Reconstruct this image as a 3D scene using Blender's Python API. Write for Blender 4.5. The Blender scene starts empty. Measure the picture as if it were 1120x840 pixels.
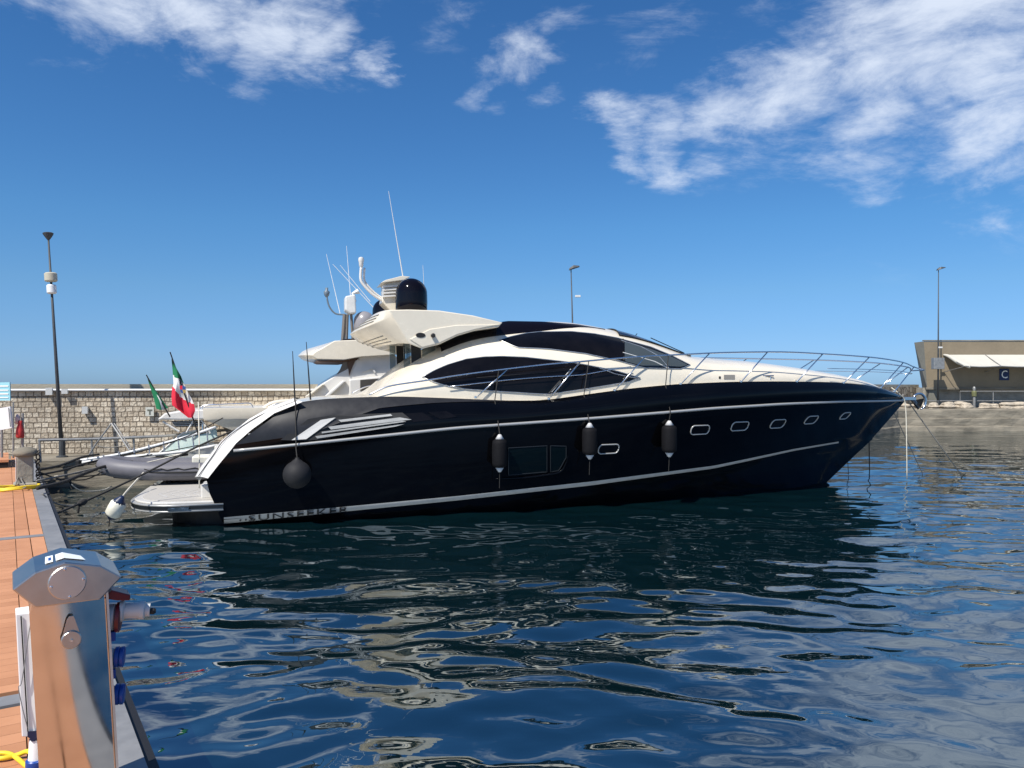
import bpy, bmesh, math, random
import numpy as np
from mathutils import Vector, Matrix
from mathutils.bvhtree import BVHTree
random.seed(7)
S = bpy.context.scene
C = S.collection
R = math.radians
# ------------------------------------------------------------------ camera
EYE, F, CX, HY = 2.8, 841.0, 560.0, 423.0
cam = bpy.data.cameras.new('camera'); co = bpy.data.objects.new('camera', cam); C.objects.link(co)
co.location = (0, 0, EYE); co.rotation_euler = (R(90), 0, 0)
cam.sensor_width = 36; cam.lens = 36*F/1120; cam.shift_y = (HY-420)/1120
cam.clip_start = .05; cam.clip_end = 20000
S.camera = co
S.view_settings.view_transform = 'Standard'; S.view_settings.look = 'None'
S.view_settings.gamma = 1; S.view_settings.exposure = 0.4
S.render.engine = 'CYCLES'
S.cycles.max_bounces = 8; S.cycles.glossy_bounces = 5; S.cycles.transparent_max_bounces = 12
S.cycles.sample_clamp_indirect = 4
# ------------------------------------------------------------------ sun and sky
SUN = Vector((-.36, -.5, .79)).normalized()
sd = bpy.data.lights.new('sun', 'SUN'); so = bpy.data.objects.new('sun', sd); C.objects.link(so)
sd.energy = 4.8; sd.angle = R(.5); sd.color = (1, .95, .87)
so.rotation_euler = (-SUN).to_track_quat('-Z', 'Y').to_euler(); so.location = (0, 0, 60)
W = bpy.data.worlds.new('World'); S.world = W; W.use_nodes = True
nt = W.node_tree; nt.nodes.clear()
def wn(t, **k):
    n = nt.nodes.new(t)
    for a, b in k.items(): setattr(n, a, b)
    return n
def wl(a, b): nt.links.new(a, b)
def wmath(op, a, b=None, c=None, clamp=False):
    n = wn('ShaderNodeMath', operation=op, use_clamp=clamp)
    for i, v in enumerate((a, b, c)):
        if v is None: continue
        if isinstance(v, (int, float)): n.inputs[i].default_value = v
        else: wl(v, n.inputs[i])
    return n.outputs[0]
sky = wn('ShaderNodeTexSky', sky_type='NISHITA'); sky.sun_disc = False
sky.sun_elevation = math.asin(SUN.z); sky.sun_rotation = math.atan2(SUN.x, SUN.y)
sky.altitude = 0; sky.air_density = 1.0; sky.dust_density = .25; sky.ozone_density = 2.2
hs = wn('ShaderNodeHueSaturation'); hs.inputs['Saturation'].default_value = 1.22; hs.inputs['Value'].default_value = 1.0
wl(sky.outputs[0], hs.inputs['Color'])
tc = wn('ShaderNodeTexCoord'); DIR0 = tc.outputs['Generated']
# bluer air than the model sky gives near the horizon
sz = wn('ShaderNodeSeparateXYZ'); wl(DIR0, sz.inputs[0])
gr = wn('ShaderNodeValToRGB'); wl(sz.outputs[2], gr.inputs[0]); ce = gr.color_ramp.elements
K_ = 1.32
for pos, c in ((0, (.38, .68, 1.5)), (.012, (.40, .70, 1.46)), (.03, (.44, .71, 1.38)), (.065, (.47, .72, 1.20)), (.12, (.58, .83, 1.13)), (.2, (.62, .93, 1.18)), (1, (.66, .96, 1.2))):
    e_ = ce[0] if pos == 0 else ce[-1] if pos == 1 else ce.new(pos)
    e_.color = (c[0]/K_, c[1]/K_, c[2]/K_, 1)
skm = wn('ShaderNodeMix', data_type='RGBA', blend_type='MULTIPLY'); skm.inputs[0].default_value = 1; skm.clamp_factor = False
wl(hs.outputs[0], skm.inputs[6]); wl(gr.outputs[0], skm.inputs[7]); SKYC = skm.outputs[2]
wp0 = wn('ShaderNodeTexNoise'); wpm0 = wn('ShaderNodeMapping'); wl(DIR0, wpm0.inputs[0]); wpm0.inputs['Rotation'].default_value = (0, R(25), 0); wpm0.inputs['Scale'].default_value = (.55, 1, 1.6); wl(wpm0.outputs[0], wp0.inputs['Vector']); wp0.inputs['Scale'].default_value = 6; wp0.inputs['Detail'].default_value = 9; wp0.inputs['Roughness'].default_value = .6
wp1 = wn('ShaderNodeVectorMath', operation='MULTIPLY_ADD'); wl(wp0.outputs['Color'], wp1.inputs[0]); wp1.inputs[1].default_value = (.3, .1, .16)
wp2 = wn('ShaderNodeVectorMath', operation='SUBTRACT'); wl(DIR0, wp2.inputs[0]); wp2.inputs[1].default_value = (.15, .05, .08); wl(wp2.outputs[0], wp1.inputs[2]); DIR = wp1.outputs[0]
def cdir(px, py): return Vector(((px-CX)/F, 1, (HY-py)/F)).normalized()
def blob(px, py, r, k=1.0):
    c = cdir(px, py); n = wn('ShaderNodeVectorMath', operation='DISTANCE')
    wl(DIR, n.inputs[0]); n.inputs[1].default_value = c
    rr = r/F*c.y
    m = wn('ShaderNodeMapRange', interpolation_type='SMOOTHSTEP'); m.clamp = True
    wl(n.outputs['Value'], m.inputs[0]); m.inputs[1].default_value = 0; m.inputs[2].default_value = rr*1.6
    m.inputs[3].default_value = k; m.inputs[4].default_value = 0
    return m.outputs[0]
BL = [(1010,20,150,.95),(1090,80,115,.95),(930,60,105,.9),(850,100,95,.95),(780,132,66,.95),(720,150,55,.95),(675,148,40,.9),(935,140,80,.85),(1060,155,85,.8),(1105,200,50,.6),(868,178,36,.45),(950,180,60,.65),(990,195,40,.4),
      (30,-15,90,.75),(120,5,80,.8),(210,22,80,.85),(290,42,65,.9),(350,55,50,.85),(412,68,24,.75),(180,45,40,.4),(555,62,48,.6),(520,108,36,.5),(560,125,28,.4),(610,110,28,.4),(660,55,50,.25),(700,15,70,.4),(590,-5,60,.35),(490,10,55,.3),
      (1250,60,180,.9),(1150,-150,260,1),(1050,-420,300,.95),(820,-120,110,.6),(900,309,60,.16),(960,309,50,.14)]
tot = None
for b in BL:
    o = blob(*b); tot = o if tot is None else wmath('MAXIMUM', tot, o)
# cloud sheet behind the camera and overhead
mp = wn('ShaderNodeMapping', vector_type='POINT'); wl(DIR0, mp.inputs[0]); mp.inputs['Rotation'].default_value = (0, R(24), R(12)); mp.inputs['Scale'].default_value = (2.4, 2.4, 8)
n1 = wn('ShaderNodeTexNoise'); wl(mp.outputs[0], n1.inputs['Vector']); n1.inputs['Scale'].default_value = 1.5; n1.inputs['Detail'].default_value = 12; n1.inputs['Roughness'].default_value = .66; n1.inputs['Distortion'].default_value = .5
mp2 = wn('ShaderNodeMapping'); wl(DIR0, mp2.inputs[0]); mp2.inputs['Rotation'].default_value = (0, R(28), 0); mp2.inputs['Scale'].default_value = (6, 7, 13)
n2 = wn('ShaderNodeTexNoise'); wl(mp2.outputs[0], n2.inputs['Vector']); n2.inputs['Scale'].default_value = 1.7; n2.inputs['Detail'].default_value = 12; n2.inputs['Roughness'].default_value = .68; n2.inputs['Distortion'].default_value = .5
nz = wmath('ADD', wmath('MULTIPLY', n1.outputs[0], .62), wmath('MULTIPLY', n2.outputs[0], .38))
nb = wn('ShaderNodeMapRange', interpolation_type='SMOOTHSTEP'); wl(nz, nb.inputs[0]); nb.inputs[1].default_value = .36; nb.inputs[2].default_value = .66
sepw = wn('ShaderNodeSeparateXYZ'); wl(DIR, sepw.inputs[0])
back = wmath('MULTIPLY', wmath('MULTIPLY', sepw.outputs[1], -1.5, clamp=True), .45)
tot = wmath('MAXIMUM', tot, back)
# density: wisps where the blob is thin, full where it is thick
dens = wmath('ADD', wmath('MULTIPLY', tot, 1.15), wmath('MULTIPLY', wmath('SUBTRACT', nz, .5), 3.1))
dmr = wn('ShaderNodeMapRange', interpolation_type='SMOOTHSTEP'); wl(dens, dmr.inputs[0]); dmr.inputs[1].default_value = .30; dmr.inputs[2].default_value = 1.35; dmr.inputs[4].default_value = .84
dens = wmath('MULTIPLY', dmr.outputs[0], wmath('MULTIPLY', tot, 3.0, clamp=True))
mx = wn('ShaderNodeMix', data_type='RGBA'); wl(dens, mx.inputs[0]); wl(SKYC, mx.inputs[6]); mx.inputs[7].default_value = (6.4, 7.0, 8.0, 1)
bg = wn('ShaderNodeBackground'); bg.inputs[1].default_value = .1; wl(mx.outputs[2], bg.inputs[0])
wo = wn('ShaderNodeOutputWorld'); wl(bg.outputs[0], wo.inputs[0])

# ------------------------------------------------------------------ materials
MATS = {}
def mat(name, col, rough=.5, metal=0, spec=.5, coat=0, trans=0, var=0, vscale=6, bump=0, bscale=30, alpha=1, ior=1.45, emis=None, stretch=None):
    if name in MATS: return MATS[name]
    m = bpy.data.materials.new(name); m.use_nodes = True; MATS[name] = m
    t = m.node_tree; b = t.nodes['Principled BSDF']
    b.inputs['Base Color'].default_value = (*col, 1); b.inputs['Roughness'].default_value = rough
    b.inputs['Metallic'].default_value = metal; b.inputs['Specular IOR Level'].default_value = spec
    b.inputs['Coat Weight'].default_value = coat; b.inputs['Coat Roughness'].default_value = .03
    b.inputs['Transmission Weight'].default_value = trans; b.inputs['IOR'].default_value = ior
    b.inputs['Alpha'].default_value = alpha
    tcn = t.nodes.new('ShaderNodeTexCoord'); src = tcn.outputs['Object']
    if stretch:
        mpn = t.nodes.new('ShaderNodeMapping'); mpn.inputs['Scale'].default_value = stretch; t.links.new(src, mpn.inputs[0]); src = mpn.outputs[0]
    if var:
        n = t.nodes.new('ShaderNodeTexNoise'); n.inputs['Scale'].default_value = vscale; n.inputs['Detail'].default_value = 6; n.inputs['Roughness'].default_value = .65
        t.links.new(src, n.inputs['Vector'])
        r = t.nodes.new('ShaderNodeMapRange'); r.inputs[1].default_value = .3; r.inputs[2].default_value = .7; r.inputs[3].default_value = 1-var; r.inputs[4].default_value = 1+var
        t.links.new(n.outputs[0], r.inputs[0])
        mxn = t.nodes.new('ShaderNodeVectorMath'); mxn.operation = 'SCALE'; mxn.inputs[0].default_value = col; t.links.new(r.outputs[0], mxn.inputs['Scale'])
        t.links.new(mxn.outputs[0], b.inputs['Base Color'])
        r2 = t.nodes.new('ShaderNodeMapRange'); r2.inputs[3].default_value = max(0, rough-.08); r2.inputs[4].default_value = min(1, rough+.12)
        t.links.new(n.outputs[0], r2.inputs[0]); t.links.new(r2.outputs[0], b.inputs['Roughness'])
    if bump:
        n = t.nodes.new('ShaderNodeTexNoise'); n.inputs['Scale'].default_value = bscale; n.inputs['Detail'].default_value = 5; t.links.new(src, n.inputs['Vector'])
        bn = t.nodes.new('ShaderNodeBump'); bn.inputs['Strength'].default_value = 1; bn.inputs['Distance'].default_value = bump
        t.links.new(n.outputs[0], bn.inputs['Height']); t.links.new(bn.outputs[0], b.inputs['Normal'])
    return m
black = mat('black_gelcoat', (.0018, .0019, .0026), .05, spec=.24, var=.25, vscale=1.2, bump=.0015, bscale=1.1)
sheen = mat('charcoal_sky_sheen', (.016, .016, .018), .38, spec=.5, var=.2, vscale=5)  # grey stands in for sky reflected off the tilted bulwark
cream = mat('cream_gelcoat', (.68, .62, .505), .24, coat=.3, var=.05, vscale=2)
white = mat('white_gelcoat', (.66, .64, .60), .28, coat=.3, var=.05, vscale=3)
wgrey = mat('off_white_plastic', (.6, .6, .58), .4, var=.08)  # plain off-white plastic, tone varying at random
glass = mat('tinted_glass', (.0045, .004, .0045), .03, spec=.28, var=.5, vscale=1.5)
cglass = mat('clear_tinted_glass', (.35, .42, .45), .02, trans=.92, ior=1.05)
steel = mat('polished_steel', (.72, .72, .72), .16, metal=1, var=.06, vscale=8)
rail = mat('rail_steel', (.8, .8, .8), .22, metal=1)
alum = mat('brushed_aluminium', (.62, .62, .6), .38, metal=1, var=.1, vscale=9)
stripe = mat('silver_stripe', (.38, .38, .365), .35, var=.1)
rubber = mat('black_rubber', (.012, .012, .013), .6)
fab = mat('fender_cover', (.0065, .0065, .008), .7, spec=.15, var=.25, vscale=20, bump=.004, bscale=60)
conew = mat('fender_tip', (.5, .5, .5), .4)
fendw = mat('worn_white_vinyl', (.72, .70, .60), .45, var=.12, vscale=8)
navy = mat('navy_plastic', (.01, .02, .06), .4)
domeb = mat('gloss_black_dome', (.004, .003, .005), .09, spec=.3)
domeg = mat('grey_dome', (.25, .24, .25), .3)
teak = mat('platform_mat', (.42, .40, .365), .7, var=.12, vscale=6, stretch=(1, 12, 1))
ribm = mat('tender_tube', (.135, .132, .148), .5, var=.1, vscale=4)
dark = mat('dark_void', (.01, .01, .01), .7)
brown = mat('brown_interior', (.1, .055, .035), .6)
redm = mat('red_paint', (.42, .03, .03), .5, var=.2)
darkred = mat('dark_red_plastic', (.11, .008, .012), .35)
bluep = mat('blue_plastic', (.01, .055, .27), .35)
whitep = mat('white_paint', (.72, .73, .73), .45, var=.06, vscale=5)
greyp = mat('light_grey_plastic', (.5, .51, .5), .4)
ropeW = mat('white_rope', (.55, .52, .44), .9, var=.2, vscale=40, bump=.003, bscale=90)
ropeK = mat('dark_rope', (.03, .028, .026), .9, var=.3, vscale=40)
ropeG = mat('grey_rope', (.2, .19, .17), .9, var=.3, vscale=30)
yel = mat('yellow_hose', (.75, .55, .03), .45, var=.1)
lamp = mat('painted_pole', (.05, .055, .06), .5, var=.2, vscale=5)
galv = mat('galvanised', (.3, .3, .29), .5, metal=.6, var=.2, vscale=8)
conc = mat('concrete', (.30, .28, .235), .9, var=.3, vscale=1.6, bump=.02, bscale=8)
concd = mat('weathered_quay', (.19, .168, .13), .9, var=.4, vscale=1.6, bump=.03, bscale=4, stretch=(.5, .5, 2.2))
plaster = mat('parapet_render', (.36, .33, .26), .9, var=.15, vscale=1.5, bump=.01, stretch=(.3, 1, 2))
bwall = mat('olive_brown_render', (.215, .175, .12), .9, var=.13, vscale=.8, bump=.01, bscale=5)
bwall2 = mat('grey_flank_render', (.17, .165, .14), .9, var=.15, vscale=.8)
cloth = mat('awning_cloth', (.50, .48, .42), .9, var=.05, vscale=2, bump=.01, bscale=3)
redf = mat('flag_red', (.62, .02, .045), .8); greenf = mat('flag_green', (.01, .17, .07), .8); whitef = mat('flag_white', (.72, .72, .7), .8)
gold = mat('emblem_gold', (.4, .28, .08), .7); bluee = mat('emblem_blue', (.03, .08, .25), .7)
signb = mat('sign_pale_blue', (.3, .6, .68), .5); signw = mat('sign_white', (.75, .78, .78), .5)
signn = mat('sign_navy', (.008, .025, .09), .5)
yg = mat('yellow_green_paint', (.13, .135, .06), .6)

def stonewall():
    m = bpy.data.materials.new('stone_block_wall'); m.use_nodes = True; t = m.node_tree; b = t.nodes['Principled BSDF']; L = t.links.new
    tcn = t.nodes.new('ShaderNodeTexCoord'); sp = t.nodes.new('ShaderNodeSeparateXYZ'); cb = t.nodes.new('ShaderNodeCombineXYZ')
    L(tcn.outputs['Object'], sp.inputs[0]); L(sp.outputs[0], cb.inputs[0]); L(sp.outputs[2], cb.inputs[1])
    nw = t.nodes.new('ShaderNodeTexNoise'); nw.inputs['Scale'].default_value = 2.2; nw.inputs['Detail'].default_value = 3; L(cb.outputs[0], nw.inputs['Vector'])
    sc = t.nodes.new('ShaderNodeVectorMath'); sc.operation = 'MULTIPLY_ADD'; sc.inputs[1].default_value = (.09, .06, 0); L(nw.outputs['Color'], sc.inputs[0]); L(cb.outputs[0], sc.inputs[2])
    br = t.nodes.new('ShaderNodeTexBrick'); L(sc.outputs[0], br.inputs['Vector']); br.inputs['Scale'].default_value = 1
    br.inputs['Brick Width'].default_value = .205; br.inputs['Row Height'].default_value = .158; br.inputs['Mortar Size'].default_value = .014; br.inputs['Mortar Smooth'].default_value = .35
    br.inputs['Color1'].default_value = (.40, .335, .25, 1); br.inputs['Color2'].default_value = (.60, .53, .42, 1); br.inputs['Mortar'].default_value = (.19, .15, .11, 1)
    br.offset = .43; br.squash = .8; br.squash_frequency = 3
    n = t.nodes.new('ShaderNodeTexNoise'); n.inputs['Scale'].default_value = 14; n.inputs['Detail'].default_value = 6; L(cb.outputs[0], n.inputs['Vector'])
    n3 = t.nodes.new('ShaderNodeTexNoise'); n3.inputs['Scale'].default_value = .7; n3.inputs['Detail'].default_value = 5; L(cb.outputs[0], n3.inputs['Vector'])
    ad = t.nodes.new('ShaderNodeMath'); ad.operation = 'MULTIPLY'; L(n.outputs[0], ad.inputs[0]); L(n3.outputs[0], ad.inputs[1])
    mr = t.nodes.new('ShaderNodeMapRange'); L(ad.outputs[0], mr.inputs[0]); mr.inputs[1].default_value = .12; mr.inputs[2].default_value = .4; mr.inputs[3].default_value = .6; mr.inputs[4].default_value = 1.35
    v = t.nodes.new('ShaderNodeVectorMath'); v.operation = 'SCALE'; L(br.outputs['Color'], v.inputs[0]); L(mr.outputs[0], v.inputs['Scale']); L(v.outputs[0], b.inputs['Base Color'])
    b.inputs['Roughness'].default_value = .92
    h = t.nodes.new('ShaderNodeMath'); h.operation = 'SUBTRACT'; L(n.outputs[0], h.inputs[0]); L(br.outputs['Fac'], h.inputs[1])
    bp = t.nodes.new('ShaderNodeBump'); bp.inputs['Distance'].default_value = .035; bp.inputs['Strength'].default_value = .9; L(h.outputs[0], bp.inputs['Height']); L(bp.outputs[0], b.inputs['Normal'])
    return m
stone = stonewall()
def rubble():
    m = bpy.data.materials.new('rubble_wall'); m.use_nodes = True; t = m.node_tree; b = t.nodes['Principled BSDF']; L = t.links.new
    tcn = t.nodes.new('ShaderNodeTexCoord')
    vo = t.nodes.new('ShaderNodeTexVoronoi'); vo.inputs['Scale'].default_value = 2.6; L(tcn.outputs['Object'], vo.inputs['Vector'])
    vd = t.nodes.new('ShaderNodeTexVoronoi'); vd.feature = 'DISTANCE_TO_EDGE'; vd.inputs['Scale'].default_value = 2.6; L(tcn.outputs['Object'], vd.inputs['Vector'])
    rp = t.nodes.new('ShaderNodeValToRGB'); rp.color_ramp.elements[0].color = (.16, .13, .1, 1); rp.color_ramp.elements[1].color = (.42, .36, .28, 1); L(vo.outputs['Color'], rp.inputs[0])
    mr = t.nodes.new('ShaderNodeMapRange'); mr.inputs[2].default_value = .08; mr.inputs[3].default_value = .35; L(vd.outputs[0], mr.inputs[0])
    v = t.nodes.new('ShaderNodeVectorMath'); v.operation = 'SCALE'; L(rp.outputs[0], v.inputs[0]); L(mr.outputs[0], v.inputs['Scale']); L(v.outputs[0], b.inputs['Base Color'])
    b.inputs['Roughness'].default_value = .95
    bp = t.nodes.new('ShaderNodeBump'); bp.inputs['Distance'].default_value = .12; L(mr.outputs[0], bp.inputs['Height']); L(bp.outputs[0], b.inputs['Normal'])
    return m
rub = rubble()
def boards():
    m = bpy.data.materials.new('terracotta_composite_boards'); m.use_nodes = True; t = m.node_tree; b = t.nodes['Principled BSDF']; L = t.links.new
    tcn = t.nodes.new('ShaderNodeTexCoord')
    ge = t.nodes.new('ShaderNodeNewGeometry')
    n = t.nodes.new('ShaderNodeTexNoise'); n.inputs['Scale'].default_value = 2.2; n.inputs['Detail'].default_value = 7; n.inputs['Roughness'].default_value = .65; L(tcn.outputs['Object'], n.inputs['Vector'])
    a = t.nodes.new('ShaderNodeMath'); a.operation = 'MULTIPLY_ADD'; L(ge.outputs['Random Per Island'], a.inputs[0]); a.inputs[1].default_value = .35; L(n.outputs[0], a.inputs[2])
    rp = t.nodes.new('ShaderNodeValToRGB'); e = rp.color_ramp.elements; e[0].position = .35; e[0].color = (.40, .175, .08, 1); e[1].position = .95; e[1].color = (.55, .26, .13, 1); L(a.outputs[0], rp.inputs[0]); L(rp.outputs[0], b.inputs['Base Color'])
    b.inputs['Roughness'].default_value = .7
    mp_ = t.nodes.new('ShaderNodeMapping'); mp_.inputs['Scale'].default_value = (3, 160, 3); L(tcn.outputs['Object'], mp_.inputs[0])
    n2_ = t.nodes.new('ShaderNodeTexNoise'); n2_.inputs['Scale'].default_value = 1; L(mp_.outputs[0], n2_.inputs['Vector'])
    bp = t.nodes.new('ShaderNodeBump'); bp.inputs['Distance'].default_value = .003; L(n2_.outputs[0], bp.inputs['Height']); L(bp.outputs[0], b.inputs['Normal'])
    return m
wood = boards()
def watermat():
    m = bpy.data.materials.new('harbour_water'); m.use_nodes = True; t = m.node_tree; b = t.nodes['Principled BSDF']; L = t.links.new
    b.inputs['Base Color'].default_value = (.0014, .0095, .0125, 1); b.inputs['Roughness'].default_value = .01; b.inputs['IOR'].default_value = 2.25
    b.inputs['Specular IOR Level'].default_value = 1.0; b.inputs['Specular Tint'].default_value = (.86, .95, 1, 1)
    tcn = t.nodes.new('ShaderNodeTexCoord')
    mp_ = t.nodes.new('ShaderNodeMapping'); mp_.inputs['Scale'].default_value = (.8, 1.7, 1); L(tcn.outputs['Object'], mp_.inputs[0])
    n = t.nodes.new('ShaderNodeTexNoise'); n.inputs['Scale'].default_value = 4.2; n.inputs['Detail'].default_value = 1.6; n.inputs['Roughness'].default_value = .45; n.inputs['Distortion'].default_value = .5; L(mp_.outputs[0], n.inputs['Vector'])
    big = t.nodes.new('ShaderNodeTexNoise'); big.inputs['Scale'].default_value = .22; big.inputs['Detail'].default_value = 2; L(mp_.outputs[0], big.inputs['Vector'])
    mr = t.nodes.new('ShaderNodeMapRange'); L(big.outputs[0], mr.inputs[0]); mr.inputs[1].default_value = .4; mr.inputs[2].default_value = .62; mr.inputs[3].default_value = .25; mr.inputs[4].default_value = 1.0
    bp = t.nodes.new('ShaderNodeBump'); bp.inputs['Distance'].default_value = .004; L(n.outputs[0], bp.inputs['Height']); L(mr.outputs[0], bp.inputs['Strength']); L(bp.outputs[0], b.inputs['Normal'])
    return m
water = watermat()

# ------------------------------------------------------------------ helpers
class MB:
    def __init__(s): s.v = []; s.f = []; s.mi = []
    def add(s, vs, fs, m=0):
        o = len(s.v); s.v += [tuple(v) for v in vs]; s.f += [tuple(i+o for i in f) for f in fs]; s.mi += [m]*len(fs); return s
    def box(s, x0, x1, y0, y1, z0, z1, m=0):
        vs = [(x, y, z) for z in (z0, z1) for y in (y0, y1) for x in (x0, x1)]
        return s.add(vs, [(0,2,3,1),(4,5,7,6),(0,1,5,4),(1,3,7,5),(3,2,6,7),(2,0,4,6)], m)
    def prism(s, poly, a0, a1, ax='y', m=0):
        n = len(poly)
        def P(p, a): return (p[0], a, p[1]) if ax == 'y' else ((a, p[0], p[1]) if ax == 'x' else (p[0], p[1], a))
        vs = [P(p, a0) for p in poly]+[P(p, a1) for p in poly]
        fs = [tuple(range(n)), tuple(range(2*n-1, n-1, -1))]+[(i, i+n, (i+1) % n+n, (i+1) % n) for i in range(n)]
        return s.add(vs, fs, m)
    def grid(s, rows, closed=False, m=0, cap=False):
        nr = len(rows); nc = len(rows[0]); vs = [p for r in rows for p in r]; fs = []
        for i in range(nr-1):
            for j in range(nc if closed else nc-1):
                k = (j+1) % nc; fs.append((i*nc+j, i*nc+k, (i+1)*nc+k, (i+1)*nc+j))
        if cap: fs.append(tuple(range(nc-1, -1, -1))); fs.append(tuple((nr-1)*nc+j for j in range(nc)))
        return s.add(vs, fs, m)
    def tube(s, pts, r, n=8, m=0, smooth=0):
        pts = [Vector(p) for p in pts]
        if smooth:
            out = []
            for i in range(len(pts)-1):
                p0 = pts[max(i-1, 0)]; p1 = pts[i]; p2 = pts[i+1]; p3 = pts[min(i+2, len(pts)-1)]
                for k in range(smooth):
                    u = k/smooth
                    out.append(.5*((2*p1)+(p2-p0)*u+(2*p0-5*p1+4*p2-p3)*u*u+(3*p1-p0-3*p2+p3)*u**3))
            pts = out+[pts[-1]]
        rs = r if isinstance(r, (list, tuple)) else [r]*len(pts)
        if len(rs) != len(pts): rs = list(np.interp(np.linspace(0, 1, len(pts)), np.linspace(0, 1, len(rs)), rs))
        rows = []; up = None
        for i, p in enumerate(pts):
            d = (pts[min(i+1, len(pts)-1)]-pts[max(i-1, 0)]).normalized()
            if up is None: up = Vector((0, 0, 1)) if abs(d.z) < .9 else Vector((1, 0, 0))
            a = d.cross(up)
            if a.length < 1e-4: a = d.cross(Vector((0, 1, 0)))
            a.normalize(); b = a.cross(d).normalized(); up = b
            rows.append([p+(a*math.cos(2*math.pi*k/n)+b*math.sin(2*math.pi*k/n))*rs[i] for k in range(n)])
        return s.grid(rows, closed=True, m=m, cap=True)
    def lathe(s, prof, c=(0, 0, 0), axis=(0, 0, 1), n=20, m=0):
        ax = Vector(axis).normalized(); a = ax.orthogonal().normalized(); b = ax.cross(a); c = Vector(c)
        rows = [[c+ax*h+(a*math.cos(2*math.pi*k/n)+b*math.sin(2*math.pi*k/n))*max(r, 1e-4) for k in range(n)] for r, h in prof]
        return s.grid(rows, closed=True, m=m, cap=True)
XF = {}
def tri(mb):
    f2 = []; m2 = []
    for f, m in zip(mb.f, mb.mi):
        if len(f) == 4: f2 += [(f[0], f[1], f[2]), (f[0], f[2], f[3])]; m2 += [m, m]
        else: f2.append(f); m2.append(m)
    mb.f, mb.mi = f2, m2; return mb
def link(name, mb, ms, parent=None, smooth=False, world=False, bevel=0, auto=None):
    me = bpy.data.meshes.new(name)
    vs = mb.v
    if world and parent:
        r = parent
        while r.parent: r = r.parent
        inv = XF[r.name]; vs = [tuple(inv @ Vector(v)) for v in vs]
    me.from_pydata(vs, [], mb.f)
    for m in (ms if isinstance(ms, (list, tuple)) else [ms]): me.materials.append(m)
    me.polygons.foreach_set('material_index', mb.mi)
    bm = bmesh.new(); bm.from_mesh(me); bmesh.ops.remove_doubles(bm, verts=bm.verts, dist=1e-5); bmesh.ops.recalc_face_normals(bm, faces=bm.faces); bm.to_mesh(me); bm.free()
    o = bpy.data.objects.new(name, me); C.objects.link(o)
    if parent: o.parent = parent
    if bevel:
        b = o.modifiers.new('bevel', 'BEVEL'); b.width = bevel; b.segments = 2; b.limit_method = 'ANGLE'; b.angle_limit = R(35)
    if smooth:
        me.polygons.foreach_set('use_smooth', [True]*len(me.polygons))
        if auto is not None: me.set_sharp_from_angle(angle=R(auto))
    return o
def tag(o, label, cat, group=None):
    o['label'] = label; o['category'] = cat
    if group: o['group'] = group
    return o
def thing(name, label, cat, loc=(0, 0, 0), rz=0, group=None):
    o = bpy.data.objects.new(name, None); C.objects.link(o); o.location = loc; o.rotation_euler = (0, 0, rz)
    XF[o.name] = (Matrix.Translation(loc) @ Matrix.Rotation(rz, 4, 'Z')).inverted()
    return tag(o, label, cat, group)
def single(name, mb, ms, label, cat, loc, group=None, smooth=False, bevel=0, auto=None):
    "a one-mesh thing whose vertices are given in world space; origin at loc"
    mb.v = [(v[0]-loc[0], v[1]-loc[1], v[2]-loc[2]) for v in mb.v]
    o = link(name, mb, ms, None, smooth, bevel=bevel, auto=auto); o.location = loc
    return tag(o, label, cat, group)
def struct(name, mb, ms, smooth=False, loc=(0, 0, 0), rz=0, auto=None):
    o = link(name, mb, ms, None, smooth, auto=auto); o.location = loc; o.rotation_euler = (0, 0, rz); o['kind'] = 'structure'; return o
def at(px, py, Y): return Vector(((px-CX)/F*Y, Y, EYE-(py-HY)/F*Y))
def itp(tr, x):
    return float(np.interp(x, [p[0] for p in tr], [p[1] for p in tr]))
def smoothstep(a, b, x):
    t = min(1, max(0, (x-a)/(b-a))); return t*t*(3-2*t)

# yacht frame: s forward, t to port (away from the camera), z up
TH = R(16); OX, OY = -6.52, 17.9; cu, su = math.cos(TH), math.sin(TH)
def y2w(s, t, z): return Vector((OX+cu*s-su*t, OY+su*s+cu*t, z))
def w2y(p): x, y = p[0]-OX, p[1]-OY; return Vector((cu*x+su*y, -su*x+cu*y, p[2]))
CL = w2y((0, 0, EYE))
def pl(px, py, t):
    "where the line of sight of a photo point meets the yacht's vertical plane t"
    a = w2y(at(px, py, 1.0)); d = a-CL; k = (t-CL.y)/d.y; return CL+d*k
def solve(px, py, bf):
    s = pl(px, py, -2.5).x
    for _ in range(60):
        p = pl(px, py, -bf(s)); s = s*.5+p.x*.5
    return pl(px, py, -bf(s))

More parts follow.
